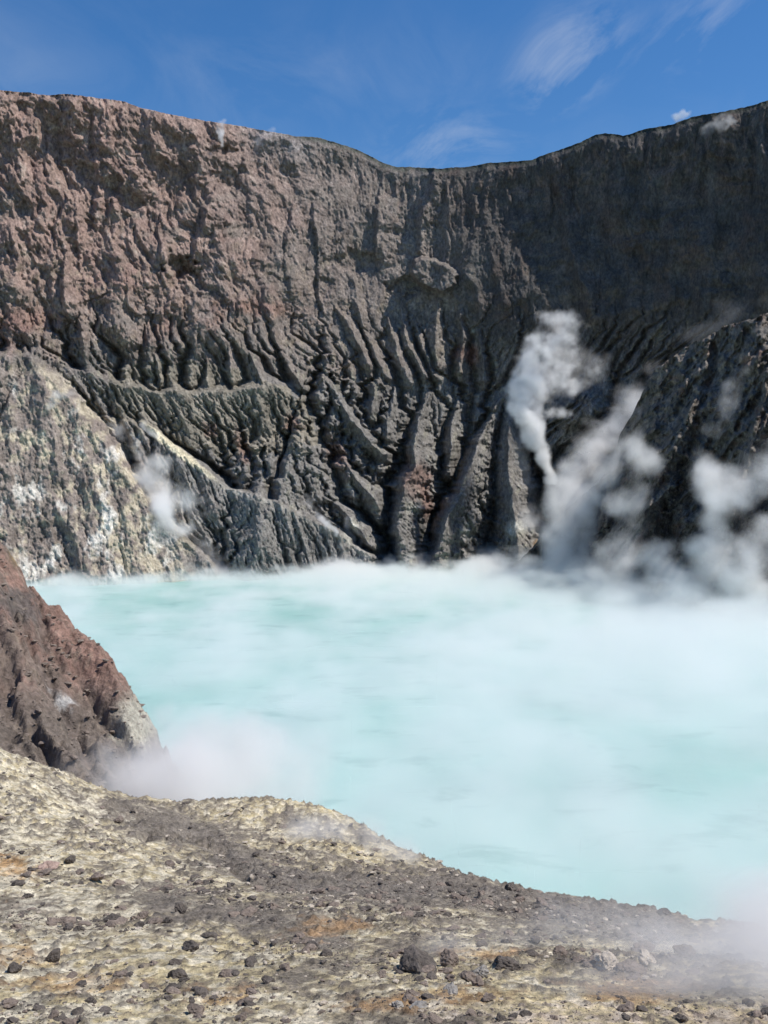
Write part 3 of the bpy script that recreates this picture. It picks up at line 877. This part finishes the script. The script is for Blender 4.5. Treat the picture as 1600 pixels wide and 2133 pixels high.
def fog_tree():
    if 'fog_grid' in bpy.data.node_groups:
        return bpy.data.node_groups['fog_grid']
    g = bpy.data.node_groups.new('fog_grid', 'GeometryNodeTree')
    I = g.interface
    I.new_socket('Geometry', in_out='INPUT', socket_type='NodeSocketGeometry')
    for nm, ty in (('Min', 'NodeSocketVector'), ('Max', 'NodeSocketVector'), ('NX', 'NodeSocketInt'), ('NY', 'NodeSocketInt'), ('NZ', 'NodeSocketInt'), ('Material', 'NodeSocketMaterial')):
        I.new_socket(nm, in_out='INPUT', socket_type=ty)
    I.new_socket('Geometry', in_out='OUTPUT', socket_type='NodeSocketGeometry')
    gi = nd(g, 'NodeGroupInput')
    go = nd(g, 'NodeGroupOutput')
    L = g.links.new
    pos = nd(g, 'GeometryNodeInputPosition')
    sub = nd(g, 'ShaderNodeVectorMath', operation='SUBTRACT')
    L(pos.outputs[0], sub.inputs[0]); L(gi.outputs['Min'], sub.inputs[1])
    ext = nd(g, 'ShaderNodeVectorMath', operation='SUBTRACT')
    L(gi.outputs['Max'], ext.inputs[0]); L(gi.outputs['Min'], ext.inputs[1])
    div = nd(g, 'ShaderNodeVectorMath', operation='DIVIDE')
    L(sub.outputs[0], div.inputs[0]); L(ext.outputs[0], div.inputs[1])
    sp = nd(g, 'ShaderNodeSeparateXYZ')
    L(div.outputs[0], sp.inputs[0])
    idx = []
    for k, nm in enumerate(('NX', 'NY', 'NZ')):
        m1 = nd(g, 'ShaderNodeMath', operation='SUBTRACT', inp={1: 1.0})
        L(gi.outputs[nm], m1.inputs[0])
        m2 = nd(g, 'ShaderNodeMath', operation='MULTIPLY')
        L(sp.outputs[k], m2.inputs[0]); L(m1.outputs[0], m2.inputs[1])
        m3 = nd(g, 'ShaderNodeMath', operation='ROUND')
        L(m2.outputs[0], m3.inputs[0])
        idx.append(m3)
    a = nd(g, 'ShaderNodeMath', operation='MULTIPLY_ADD')      # y + ny * z   (as x-fastest order)
    L(idx[2].outputs[0], a.inputs[0]); L(gi.outputs['NY'], a.inputs[1]); L(idx[1].outputs[0], a.inputs[2])
    b = nd(g, 'ShaderNodeMath', operation='MULTIPLY_ADD')
    L(a.outputs[0], b.inputs[0]); L(gi.outputs['NX'], b.inputs[1]); L(idx[0].outputs[0], b.inputs[2])
    at = nd(g, 'GeometryNodeInputNamedAttribute', data_type='FLOAT')
    at.inputs['Name'].default_value = 'fog'
    si = nd(g, 'GeometryNodeSampleIndex', data_type='FLOAT', domain='POINT', clamp=True)
    L(gi.outputs['Geometry'], si.inputs['Geometry'])
    L(at.outputs['Attribute'], si.inputs['Value'])
    L(b.outputs[0], si.inputs['Index'])
    vc = nd(g, 'GeometryNodeVolumeCube')
    L(si.outputs[0], vc.inputs['Density'])
    L(gi.outputs['Min'], vc.inputs['Min']); L(gi.outputs['Max'], vc.inputs['Max'])
    L(gi.outputs['NX'], vc.inputs['Resolution X']); L(gi.outputs['NY'], vc.inputs['Resolution Y']); L(gi.outputs['NZ'], vc.inputs['Resolution Z'])
    sm = nd(g, 'GeometryNodeSetMaterial')
    L(vc.outputs[0], sm.inputs['Geometry']); L(gi.outputs['Material'], sm.inputs['Material'])
    L(sm.outputs[0], go.inputs[0])
    return g


def fog(name, mn, mx, vox, fn, mat, label, cat='steam', kind=None, group=None):
    """one bank of steam: fn(x, y, z) gives the density per metre inside the box"""
    mn, mx = np.array(mn, float), np.array(mx, float)
    vox = np.array([vox] * 3 if np.isscalar(vox) else vox, float)
    n = np.maximum(np.ceil((mx - mn) / vox).astype(int) + 1, 3)
    xs, ys, zs = [np.linspace(mn[i], mx[i], n[i]) for i in range(3)]
    Zg, Yg, Xg = np.meshgrid(zs, ys, xs, indexing='ij')
    d = np.asarray(fn(Xg, Yg, Zg), np.float32)
    d = np.where(d < 1e-4, 0, d)
    d[0] = d[-1] = 0
    d[:, 0] = d[:, -1] = 0
    d[:, :, 0] = d[:, :, -1] = 0
    me = bpy.data.meshes.new(name)
    me.vertices.add(d.size)
    me.vertices.foreach_set('co', np.stack([Xg, Yg, Zg], -1).astype(np.float32).ravel())
    at = me.attributes.new('fog', 'FLOAT', 'POINT')
    at.data.foreach_set('value', d.ravel())
    me.materials.append(mat)
    o = bpy.data.objects.new(name, me)
    COL.objects.link(o)
    md = o.modifiers.new('fog', 'NODES')
    md.node_group = fog_tree()
    ids = {i.name: i.identifier for i in md.node_group.interface.items_tree if i.in_out == 'INPUT'}
    md[ids['Min']] = tuple(float(v) for v in mn)
    md[ids['Max']] = tuple(float(v) for v in mx)
    for k, nm in enumerate(('NX', 'NY', 'NZ')):
        md[ids[nm]] = int(n[k])
    md[ids['Material']] = mat
    return tag(o, label, cat, group, kind)


def path_mask(x, y, z, pts):
    """max over a chain of (px, py, depth, radius, weight): weight*(1-(d/r)^2)"""
    p = [(np.array(W(a, b, Y)), r, w) for a, b, Y, r, w in pts]
    out = np.zeros(x.shape, np.float32)
    if len(p) == 1:
        p = p * 2
    for (A, ra, wa), (B, rb, wb) in zip(p[:-1], p[1:]):
        d = B - A
        L = max(d @ d, 1e-6)
        q = np.clip(((x - A[0]) * d[0] + (y - A[1]) * d[1] + (z - A[2]) * d[2]) / L, 0, 1)
        dist = np.sqrt((x - A[0] - q * d[0]) ** 2 + (y - A[1] - q * d[1]) ** 2 + (z - A[2] - q * d[2]) ** 2)
        r = ra + q * (rb - ra)
        out = np.maximum(out, (wa + q * (wb - wa)) * np.clip(1 - (dist / r) ** 2, 0, 1))
    return out


def plume(name, chains, vox, dens, scale, label, mat, amp=1.3, bias=0.42, oct=4, seed=0, group=None, pad=1.25, kind='stuff', ex=1.3):
    P = np.array([[*W(a, b, Y), r] for ch in chains for a, b, Y, r, w in ch])
    mn = (P[:, :3] - pad * P[:, 3:]).min(0)
    mx = (P[:, :3] + pad * P[:, 3:]).max(0)

    def fn(x, y, z):
        wx = scale * 0.35 * pn3(x / scale, y / scale, z / scale, 50 + seed)
        wz = scale * 0.35 * pn3(x / scale, y / scale, z / scale, 60 + seed)
        m = np.zeros(x.shape, np.float32)
        for ch in chains:
            m = np.maximum(m, path_mask(x + wx, y, z + wz, ch))
        k = m > 0
        out = np.zeros(x.shape, np.float32)
        n = fbm3(x[k] / scale, y[k] / scale, z[k] / scale, oct, 0.6, seed)
        mk = m[k]
        out[k] = dens * np.clip(mk * 1.25 + amp * n * np.sqrt(np.clip(mk, 0, 1)) - bias, 0, 1.2) ** ex
        return out
    return fog(name, mn, mx, vox, fn, mat, label, group=group, kind=kind)

# ------------------------------------------------------------------ loose rocks on the near ground
import bmesh


def rock_mesh(name, sub, seed, mat, flat=1.0, rough=0.32):
    bm = bmesh.new()
    bmesh.ops.create_icosphere(bm, subdivisions=sub, radius=0.5)
    v = np.array([q.co[:] for q in bm.verts])
    r = np.random.default_rng(seed)
    n = 1 + rough * fbm3(v[:, 0] * 1.7, v[:, 1] * 1.7, v[:, 2] * 1.7, 2, 0.5, seed * 3) * 1.6
    # chop by a few random planes so that the faces read as broken rock
    for _ in range(7):
        d = r.normal(size=3)
        d /= np.linalg.norm(d)
        cut = r.uniform(0.27, 0.42)
        h = (v * n[:, None]) @ d
        k = h > cut
        n[k] *= (cut + 0.12 * (h[k] - cut)) / h[k]
    n += rough * 0.35 * fbm3(v[:, 0] * 7, v[:, 1] * 7, v[:, 2] * 7, 2, 0.6, seed * 5 + 1)
    v = v * n[:, None] * np.array([r.uniform(0.9, 1.25), r.uniform(0.8, 1.1), flat * r.uniform(0.6, 0.85)])
    for q, c in zip(bm.verts, v):
        q.co = c
    me = bpy.data.meshes.new(name)
    bm.to_mesh(me)
    bm.free()
    me.materials.append(mat)
    return me


dark_rock = rock_mat('dark_lava', 0.05, 0.03, 0.4, attr=False, base=(0.115, 0.098, 0.085))
brown_rock = rock_mat('brown_lava', 0.05, 0.03, 0.4, attr=False, base=(0.20, 0.16, 0.132))
grey_rock = rock_mat('grey_stone', 0.06, 0.02, 0.3, attr=False, base=(0.27, 0.25, 0.225))
pale_rock = rock_mat('crusted_rock', 0.06, 0.03, 0.45, attr=False, base=(0.42, 0.36, 0.29))
pink_rock = rock_mat('pink_rock', 0.06, 0.02, 0.3, attr=False, base=(0.36, 0.26, 0.215))

gm = ground.data
nv_, nu_ = 553, 638
gco = np.empty(len(gm.vertices) * 3, np.float32)
gm.vertices.foreach_get('co', gco)
gco = gco.reshape(nv_, nu_, 3)
gpx = CX + gco[..., 0] / gco[..., 1] * F
gpy = HZ + (CAMZ - gco[..., 2]) / gco[..., 1] * F
vis = (gpy <= np.minimum.accumulate(gpy, 0) + 3) & (np.abs(gpx - 800) < 1100)


def ground_at(px, py):
    """the visible ground point under a photograph pixel"""
    d = (gpx - px) ** 2 + (gpy - py) ** 2 + 1e6 * (~vis)
    i = np.unravel_index(np.argmin(d), d.shape)
    return gco[i]


def place(name, me, p, size, rot, sink=0.22, sc=(1, 1, 1)):
    o = bpy.data.objects.new(name, me)
    COL.objects.link(o)
    o.location = (p[0], p[1], p[2] + size * sc[2] * (0.3 - sink))
    o.scale = (size * sc[0], size * sc[1], size * sc[2])
    o.rotation_euler = rot
    return o


rr = random.Random(5)
big = {m.name: [rock_mesh('rock', 4, 11 + k + 20 * j, m, 1.05, 0.6) for k in range(3)] for j, m in enumerate((dark_rock, brown_rock, grey_rock, pale_rock, pink_rock))}
BOULDERS = [  # px, py (foot), width in px, material, height factor, label
    (868, 2024, 100, 'dark_lava', 0.62, 'largest dark jagged boulder standing alone near the bottom edge'),
    (937, 2010, 52, 'brown_lava', 0.95, 'brown boulder half veiled by steam just behind the largest dark boulder'),
    (1056, 2016, 58, 'dark_lava', 0.8, 'low dark humped boulder in thin steam right of the largest boulder'),
    (973, 2040, 40, 'brown_lava', 0.8, 'mid-sized brown rock between the largest boulder and the humped one'),
    (1003, 2032, 40, 'grey_stone', 0.9, 'grey block with a pale face beside the low humped boulder'),
    (940, 2066, 32, 'grey_stone', 0.9, 'rounded grey stone in front of the largest dark boulder'),
    (898, 2040, 30, 'dark_lava', 0.6, 'small dark stone touching the foot of the largest dark boulder'),
    (830, 2098, 30, 'grey_stone', 0.75, 'smooth light grey stone on the orange stain near the bottom edge'),
    (877, 2099, 34, 'grey_stone', 0.6, 'flat grey stone right of the smooth light grey one'),
    (100, 1808, 38, 'pink_rock', 0.75, 'rounded pinkish boulder on pale crust at the left edge'),
    (144, 1795, 26, 'dark_lava', 0.7, 'dark stone just right of the rounded pinkish boulder'),
    (202, 1834, 36, 'brown_lava', 0.6, 'low brown rock below and right of the rounded pinkish boulder'),
    (1264, 2010, 56, 'pale_crust', 0.8, 'crusted whitish grey outcrop block in the steam at lower right'),
    (1345, 2012, 50, 'pale_crust', 0.8, 'pale crusted block with a bright face beside the whitish outcrop'),
    (1318, 2026, 60, 'brown_lava', 0.4, 'flat brown slab below the pale crusted blocks in the steam'),
    (1432, 1992, 54, 'brown_lava', 0.7, 'hazy brown boulder furthest right in the lower right steam'),
    (1340, 1978, 60, 'brown_lava', 0.4, 'faint low brown rock ledge behind the pale crusted blocks'),
    (1380, 1908, 34, 'dark_lava', 0.75, 'black block perched on the crest above the lake at right'),
    (1064, 1852, 30, 'dark_lava', 0.9, 'jagged rock knob on the crest line in the middle'),
    (410, 2112, 44, 'brown_lava', 0.8, 'rounded brown rock on the bottom edge left of centre'),
    (370, 2036, 40, 'dark_lava', 0.8, 'dark rock heap stack left of centre near the bottom'),
    (366, 2010, 22, 'dark_lava', 1.0, 'small dark stone resting behind the dark rock heap'),
    (112, 2000, 38, 'dark_lava', 0.8, 'dark rock beside the orange stain at lower left'),
    (32, 2022, 36, 'dark_lava', 0.9, 'dark jagged rock at the left edge of the lower ground'),
    (398, 1975, 42, 'dark_lava', 0.7, 'wide dark broken rock in the middle of the lower left crust'),
    (250, 2032, 34, 'brown_lava', 0.4, 'flat reddish brown stone on the lower left crust'),
    (475, 2032, 36, 'brown_lava', 0.5, 'long low brown rock left of the bottom centre'),
    (350, 1922, 20, 'dark_lava', 0.9, 'small black angular stone on the grey patch at left centre'),
    (375, 1898, 28, 'dark_lava', 0.8, 'dark stone just above the small black angular one'),
    (296, 1912, 26, 'brown_lava', 0.8, 'brown stone left of the small black angular one'),
]
big['pale_crust'] = big['crusted_rock']
for k, (px, py, w, mn_, hf, lab) in enumerate(BOULDERS):
    p = ground_at(px, py)
    size = w / F * p[1] / 0.95
    o = place('boulder' if w > 36 else 'rock', big[mn_][k % 3], p, size, (rr.uniform(-0.2, 0.2), rr.uniform(-0.2, 0.2), rr.uniform(0, 6.28)), 0.13, (1, 1, hf * 1.05))
    tag(o, lab, 'boulder' if w > 36 else 'rock', 'named rocks of the near ground')

med = [rock_mesh('rock', 3, 100 + k, (dark_rock, brown_rock, dark_rock, brown_rock, brown_rock, dark_rock)[k], 0.85, 0.7) for k in range(6)]
small_v = []
for k in range(6):
    me = rock_mesh('pebble', 2 if k < 2 else 1, 200 + k, dark_rock, 0.75, 0.7)
    v = np.array([q.co[:] for q in me.vertices], np.float32)
    f_ = np.array([q.vertices[:] for q in me.polygons], np.int32)
    small_v.append((v, f_))
    bpy.data.meshes.remove(me)

# candidate spots: visible ground, thick along the dark drainage and thinner on the smooth crust
cand = np.argwhere(vis & (gpx > -60) & (gpx < 1660) & (gpy < 2160) & (gco[..., 1] < 50))
r5 = np.random.default_rng(11)
cell = gco[..., 1] ** 2      # world area of a grid cell grows with distance squared
cp = gpx[cand[:, 0], cand[:, 1]]
cq = gpy[cand[:, 0], cand[:, 1]]
clump = np.clip(0.25 + 1.5 * fbm(gco[cand[:, 0], cand[:, 1], 0] / 1.8, gco[cand[:, 0], cand[:, 1], 1] / 2.4, 3, 0.6, seed=301), 0.04, 2)
dz = gauss_path(cp, cq, [(380, 1830), (520, 1870), (760, 1870), (950, 1860), (1150, 1890), (1390, 1930)], 60)
wgt = clump * (0.7 + 1.0 * dz)
wgt /= wgt.sum()
pick = cand[r5.choice(len(cand), 12500, replace=False, p=wgt)]
pos = gco[pick[:, 0], pick[:, 1]]
spx = np.clip(r5.pareto(2.3, len(pick)) * 3.8 + 2.2, 2.2, 26)        # width in photo pixels at 20 m
spx = spx * np.interp(pos[:, 1], [8, 20, 40], [1.25, 1.0, 0.62])
size = spx / F * pos[:, 1]
order = np.argsort(-spx)
SHORT = {}
ORD = ['nearest', 'second nearest', 'third nearest', 'fourth nearest', 'fifth nearest', 'sixth nearest', 'seventh nearest', 'eighth nearest', 'ninth nearest', 'tenth nearest', 'eleventh nearest', 'twelfth nearest', 'thirteenth nearest', 'fourteenth nearest', 'fifteenth nearest', 'sixteenth nearest', 'seventeenth nearest', 'eighteenth nearest', 'nineteenth nearest', 'twentieth nearest']
ANCHOR = [(868, 1995, 'the largest dark boulder'), (100, 1795, 'the rounded pinkish boulder'), (1056, 2000, 'the low dark humped boulder'), (1264, 1990, 'the crusted whitish grey block'),
          (1432, 1975, 'the hazy brown boulder'), (1380, 1898, 'the black crest block'), (1064, 1840, 'the crest-line rock knob'), (410, 2095, 'the rounded brown bottom rock'),
          (370, 2020, 'the dark rock heap'), (112, 1990, 'the dark orange-stain rock'), (398, 1960, 'the wide dark broken rock'), (350, 1912, 'the small black angular stone'), (202, 1825, 'the low brown rock'),
          (830, 2090, 'the smooth light grey stone'), (32, 2005, 'the jagged left-edge rock'), (250, 2025, 'the flat reddish brown stone')]
seen = {}
loose = []
for i in order[:255]:
    p = pos[i]
    x_, y_ = float(gpx[pick[i, 0], pick[i, 1]]), float(gpy[pick[i, 0], pick[i, 1]])
    k = int(r5.integers(6))
    o = place('rock', med[k], p, float(size[i]), (rr.uniform(-0.35, 0.35), rr.uniform(-0.35, 0.35), rr.uniform(0, 6.28)), 0.2, (rr.uniform(0.8, 1.3), 1, rr.uniform(0.6, 1.1)))
    an = min(ANCHOR, key=lambda q: (q[0] - x_) ** 2 + (q[1] - y_) ** 2)
    dx, dy = x_ - an[0], y_ - an[1]
    ang = math.degrees(math.atan2(-dy, dx)) % 360
    where = ['right of', 'up and right from', 'straight above', 'up and left from', 'left of', 'down and left from', 'straight below', 'down and right from'][int(((ang + 22.5) % 360) // 45)]
    tone = 'dark' if med[k].materials[0] == dark_rock else 'brown'
    loose.append((an[2], where, tone, math.hypot(dx, dy), o))
for an, where, tone, dist, o in sorted(loose, key=lambda q: q[3]):
    n_ = seen.get((an, where, tone), 0)
    seen[(an, where, tone)] = n_ + 1
    tag(o, '%s small %s rock %s %s' % (ORD[min(n_, 19)], tone, where, an), 'rock', 'small loose rocks on the near ground')


def scatter(name, spots, mat, label, cat):
    """too many and too small to pick apart: one mesh of joined pebbles"""
    V, Fc, base = [], [], 0
    for p, sz in spots:
        v, f_ = small_v[int(r5.integers(2 if sz > 0.12 else 6))] if sz > 0.05 else small_v[2 + int(r5.integers(4))]
        a = r5.uniform(0, 6.28)
        c_, s_ = math.cos(a), math.sin(a)
        q = v * (sz * np.array([r5.uniform(0.8, 1.3), r5.uniform(0.8, 1.2), r5.uniform(0.6, 1.1)]))
        q = np.stack([q[:, 0] * c_ - q[:, 1] * s_, q[:, 0] * s_ + q[:, 1] * c_, q[:, 2]], -1)
        V.append(q + p + np.array([0, 0, sz * 0.12]))
        Fc.append(f_ + base)
        base += len(v)
    me = bpy.data.meshes.new(name)
    me.from_pydata(np.concatenate(V).tolist(), [], np.concatenate(Fc).tolist())
    me.materials.append(mat)
    o = bpy.data.objects.new(name, me)
    COL.objects.link(o)
    return tag(o, label, cat, kind='stuff')


rest = order[255:]
scatter('dark_gravel', [(pos[i], float(size[i])) for i in rest[0::2]], dark_rock, 'dark gravel strewn over the near ground', 'gravel')
scatter('brown_gravel', [(pos[i], float(size[i])) for i in rest[1::4]], brown_rock, 'brown gravel strewn over the near ground', 'gravel')
scatter('pale_gravel', [(pos[i], float(size[i])) for i in rest[3::4]], pale_rock, 'pale crusted pebbles strewn over the near ground', 'gravel')

# stones on the red hillside
rm = red.data
rco = np.empty(len(rm.vertices) * 3, np.float32)
rm.vertices.foreach_get('co', rco)
rco = rco.reshape(-1, 3)
rpx = CX + rco[:, 0] / rco[:, 1] * F
rk = np.argwhere((rpx > -40) & (rco[:, 1] < 80)).ravel()
sel = r5.choice(rk, 1300, replace=False)
scatter('hillside_gravel', [(rco[i], float(np.clip(r5.pareto(2.0) * 0.13 + 0.1, 0.1, 0.6))) for i in sel], brown_rock, 'loose stones scattered down the reddish hillside', 'gravel')


# ------------------------------------------------------------------ the banks and plumes
white = fog_mat('steam_white', (1.0, 0.996, 0.99), 0.0)
thin = fog_mat('steam_thin', (0.995, 0.98, 0.965), 0.0, 1.5)

def lake_fn(x, y, z):
    px = CX + x / y * F
    n = fbm3(x / 19, y / 26, z / 10, 5, 0.68, 90)
    n2 = fbm3(x / 85, y / 110, z / 60, 3, 0.5, 95)
    top = np.interp(px, [0, 500, 900, 1100, 1250, 1700], [4.2, 5.0, 7.0, 9.0, 11.0, 13.0]) + np.interp(px, [0, 900, 1150], [9.0, 12.0, 17.0]) * n + 3 * np.clip((300 - y) / 150, 0, 1)
    h = np.clip(1.15 - z / np.maximum(top, 0.8), 0, 1)
    far = np.interp(y, [60, 200, 330, 420, 470, 520], [0.95, 0.95, 1.1, 2.1, 3.6, 3.6])
    side = np.interp(px, [0, 500, 900, 1300, 1700], [0.95, 0.92, 0.9, 0.92, 0.95])
    return 0.052 * far * side * h * np.clip(0.68 + 2.3 * n + 1.1 * n2, 0.2, 2.2)


fog('lake_mist', (-200, 64, 0.15), (215, 515, 27), (2.0, 2.7, 0.95), lake_fn, thin, 'low white mist drifting over the turquoise lake', 'mist', kind='stuff')


def wd(px, py):
    s1, rim, Yt = WALL
    j = int(np.clip(np.searchsorted(s1, px), 0, len(s1) - 1))
    f = np.clip((py - rim[j]) / (1240 - rim[j]), 0, 1)
    return float(Yt[int(f * (Yt.shape[0] - 1)), j])


def sp(px, py, r, w, off=27.0):
    s1, cr, Yt = SPUR
    j = int(np.clip(np.searchsorted(s1, px), 0, len(s1) - 1))
    f = np.clip((py - cr[j]) / (1275 - cr[j]), 0, 1)
    return (px, py, float(Yt[int(f * (Yt.shape[0] - 1)), j]) - off, r, w)


def on(px, py, r, w, off=0.0):
    return (px, py, wd(px, py) - off, r, w)


plume('steam_plume', [[(1146, 992, 480, 3.4, 1.3), (1130, 945, 480, 6.0, 1.35), (1105, 895, 481, 8.5, 1.3), (1092, 830, 484, 12, 1.15), (1112, 785, 486, 15, 0.92), (1140, 735, 488, 18, 0.72), (1165, 690, 490, 17, 0.58), (1140, 665, 491, 12, 0.45)],
                      [(1120, 866, 480, 4, 0.95), (1155, 858, 480, 5.5, 0.95), (1190, 856, 480, 4.5, 0.8)],
                      [(1120, 800, 486, 12, 0.8), (1180, 790, 488, 13, 0.65), (1225, 770, 490, 10, 0.5)]], 0.75, 0.4, 9,
      'dense bright white steam plume boiling up from a vent in the far gully', white, seed=1, oct=6, amp=2.3, bias=0.5, ex=1.6)
plume('steam_veil', [[(1100, 850, 496, 12, 0.55), (1150, 790, 497, 17, 0.7), (1180, 730, 498, 18, 0.6), (1160, 680, 499, 12, 0.5), (1140, 665, 500, 8, 0.45)],
                     [(1190, 790, 497, 14, 0.6), (1235, 760, 497, 12, 0.5)],
                     [(1062, 900, 486, 9, 0.6), (1085, 1000, 480, 10, 0.6), (1110, 1080, 474, 12, 0.7)]], 0.95, 0.13, 14,
      'torn grey steam veil spreading round the bright plume', thin, seed=2, oct=6, amp=2.2, bias=0.42, ex=1.7)
plume('steam_veil', [[(1390, 745, 470, 6, 0.4), (1335, 820, 466, 11, 0.62), (1290, 885, 458, 13, 0.72), (1230, 930, 450, 14, 0.75), (1200, 1000, 442, 15, 0.78), sp(1190, 1060, 15, 0.8), sp(1170, 1130, 15, 0.9), sp(1180, 1190, 14, 1.0)],
                     [sp(1150, 1120, 12, 0.8), sp(1230, 1030, 10, 0.7), sp(1285, 960, 9, 0.65), sp(1330, 880, 7, 0.5)],
                     [(1200, 930, 448, 12, 0.65), sp(1300, 945, 10, 0.65), sp(1345, 960, 8, 0.55)],
                     [sp(1280, 1190, 14, 1.0), sp(1310, 1090, 13, 0.75), sp(1290, 1040, 9, 0.65), sp(1340, 1035, 8, 0.5)]], 0.9, 0.17, 15,
      'long ragged steam veil climbing the gully left of the dark spur', thin, seed=3, oct=6, amp=2.2, bias=0.42, ex=1.7)
plume('steam_veil', [[sp(1480, 1090, 7, 0.55), sp(1520, 1040, 11, 0.85), sp(1480, 985, 10, 0.8), sp(1455, 950, 6, 0.55)],
                     [sp(1530, 1010, 11, 0.8), sp(1580, 960, 12, 0.7), sp(1620, 930, 12, 0.65)],
                     [sp(1490, 880, 6, 0.5), sp(1520, 815, 7, 0.65), sp(1555, 780, 4, 0.5)],
                     [sp(1540, 1190, 14, 1.0), sp(1480, 1150, 9, 0.6), sp(1400, 1200, 14, 0.9), sp(1600, 1130, 10, 0.65)]], 0.85, 0.19, 15,
      'billowing steam patch hanging in front of the dark spur at the right edge', thin, seed=4, oct=6, amp=2.2, bias=0.42, ex=1.7)
plume('steam_wisp', [[(1390, 735, 445, 5, 0.5), (1450, 690, 440, 9, 0.65), (1520, 655, 432, 10, 0.6), (1610, 610, 425, 9, 0.55)]], 1.3, 0.035, 14,
      'faint bluish steam wisp above the crest of the dark spur', thin, seed=5)
plume('steam_plume', [[on(378, 1108, 5.4, 0.7, 7), on(340, 1075, 8.1, 0.95, 9), on(318, 1030, 11.5, 1.05, 11), on(312, 990, 10.8, 1.0, 12), on(335, 965, 6.8, 0.75, 12)],
                      [on(330, 1050, 10.8, 0.8, 12), on(380, 1040, 10.8, 0.65, 14), on(425, 1060, 9.5, 0.5, 13)],
                      [on(300, 960, 6.8, 0.55, 11), on(265, 905, 6.8, 0.5, 9), on(245, 880, 5.4, 0.4, 9)],
                      [on(395, 1110, 8.1, 0.5, 9), on(445, 1160, 8.1, 0.55, 8)]], 0.7, 0.3, 10,
      'white steam cloud pouring across the yellow sulphur hill', white, seed=6, oct=6, amp=2.0, bias=0.42, ex=1.6)
SMALL = [([on(463, 305, 1.5, 1.0, 4), on(461, 285, 2.5, 0.9, 5), on(458, 262, 2.6, 0.6, 5), on(470, 250, 2.0, 0.4, 5)], 0.3, 'thin white steam jet rising from the notch below the left rim'),
         ([on(530, 305, 3.5, 0.6, 4), on(545, 285, 4.0, 0.55, 4), (572, 272, 585, 3.0, 0.6)], 0.1, 'small steam puff on the rim right of the steam jet'),
         ([on(605, 312, 1.8, 0.7, 3), on(606, 298, 2.0, 0.6, 3), on(622, 310, 2.0, 0.5, 3)], 0.12, 'tiny steam trace low on the rim left of its dip'),
         ([(1408, 246, 535, 2.5, 0.9), (1422, 238, 535, 3.5, 0.9), (1435, 237, 536, 2.0, 0.7)], 0.25, 'little white steam puff on the rim near the right edge'),
         ([on(1500, 262, 5, 0.6, 4), on(1520, 252, 3.5, 0.95, 4), on(1505, 244, 3, 0.6, 3), on(1470, 275, 5, 0.5, 4)], 0.15, 'small bright steam patch under the rim at the right edge'),
         ([on(105, 850, 3.0, 0.7, 3), on(118, 825, 3.5, 0.9, 5), on(150, 822, 3.5, 0.5, 5)], 0.16, 'small steam puff near the top of the yellow hill'),
         ([on(296, 885, 2.2, 0.8, 4), on(312, 898, 2.5, 0.85, 4), on(330, 912, 1.6, 0.7, 4)], 0.25, 'narrow steam streak at the head of the dark ridge'),
         ([on(702, 1110, 1.6, 1.0, 4), on(685, 1098, 2.8, 0.95, 5), on(660, 1075, 3.5, 0.7, 6), on(635, 1040, 4.0, 0.5, 6)], 0.22, 'slanting steam streak rising off the dark ridge by the lake'),
         ([on(736, 1125, 2.0, 0.8, 4), on(724, 1100, 2.4, 0.8, 5), on(722, 1080, 2.0, 0.5, 5)], 0.16, 'short steam wisp beside the lake right of the slanting streak')]
for k, (ch, dn, lab) in enumerate(SMALL):
    plume('steam_puff', [ch], 0.5, dn * 1.5, 4, lab, white, seed=20 + k, bias=0.34)
plume('ground_mist', [[(150, 1590, 52, 1.8, 0.55), (235, 1625, 55, 3.0, 0.8), (320, 1635, 58, 4.4, 1.0), (410, 1625, 62, 5.2, 1.0), (490, 1610, 66, 5.2, 0.85), (580, 1610, 70, 5.0, 0.6)],
                      [(330, 1560, 66, 3.4, 0.6), (400, 1560, 70, 3.8, 0.6)]], 0.26, 0.45, 4.5,
      'brownish steam bank in the hollow below the reddish hillside', thin, amp=1.7, bias=0.34, seed=31, ex=1.5, oct=5)
plume('ground_mist', [[(560, 1745, 38, 0.8, 0.5), (640, 1735, 39, 1.3, 0.8), (720, 1740, 39, 1.4, 0.85), (800, 1770, 38, 1.2, 0.7), (860, 1810, 35, 0.9, 0.5)]], 0.14, 0.9, 1.6,
      'thin steam trailing over the rounded mound above the lake', thin, amp=1.5, bias=0.36, seed=32, ex=1.5)
plume('ground_mist', [[(900, 1992, 12.8, 0.35, 0.5), (1060, 1985, 13.5, 0.6, 0.65), (1220, 1975, 14, 0.85, 0.7), (1400, 1985, 14, 1.15, 0.85), (1560, 2010, 13.5, 1.5, 1.0), (1680, 2040, 13, 1.8, 1.0)],
                      [(1100, 2060, 10.5, 0.5, 0.45), (1350, 2070, 10.5, 0.9, 0.75), (1600, 2090, 10.2, 1.3, 1.0)]], 0.085, 1.5, 1.5,
      'soft steam drifting across the rocks in the lower right corner', thin, amp=1.3, bias=0.32, seed=33, ex=1.4, oct=5)
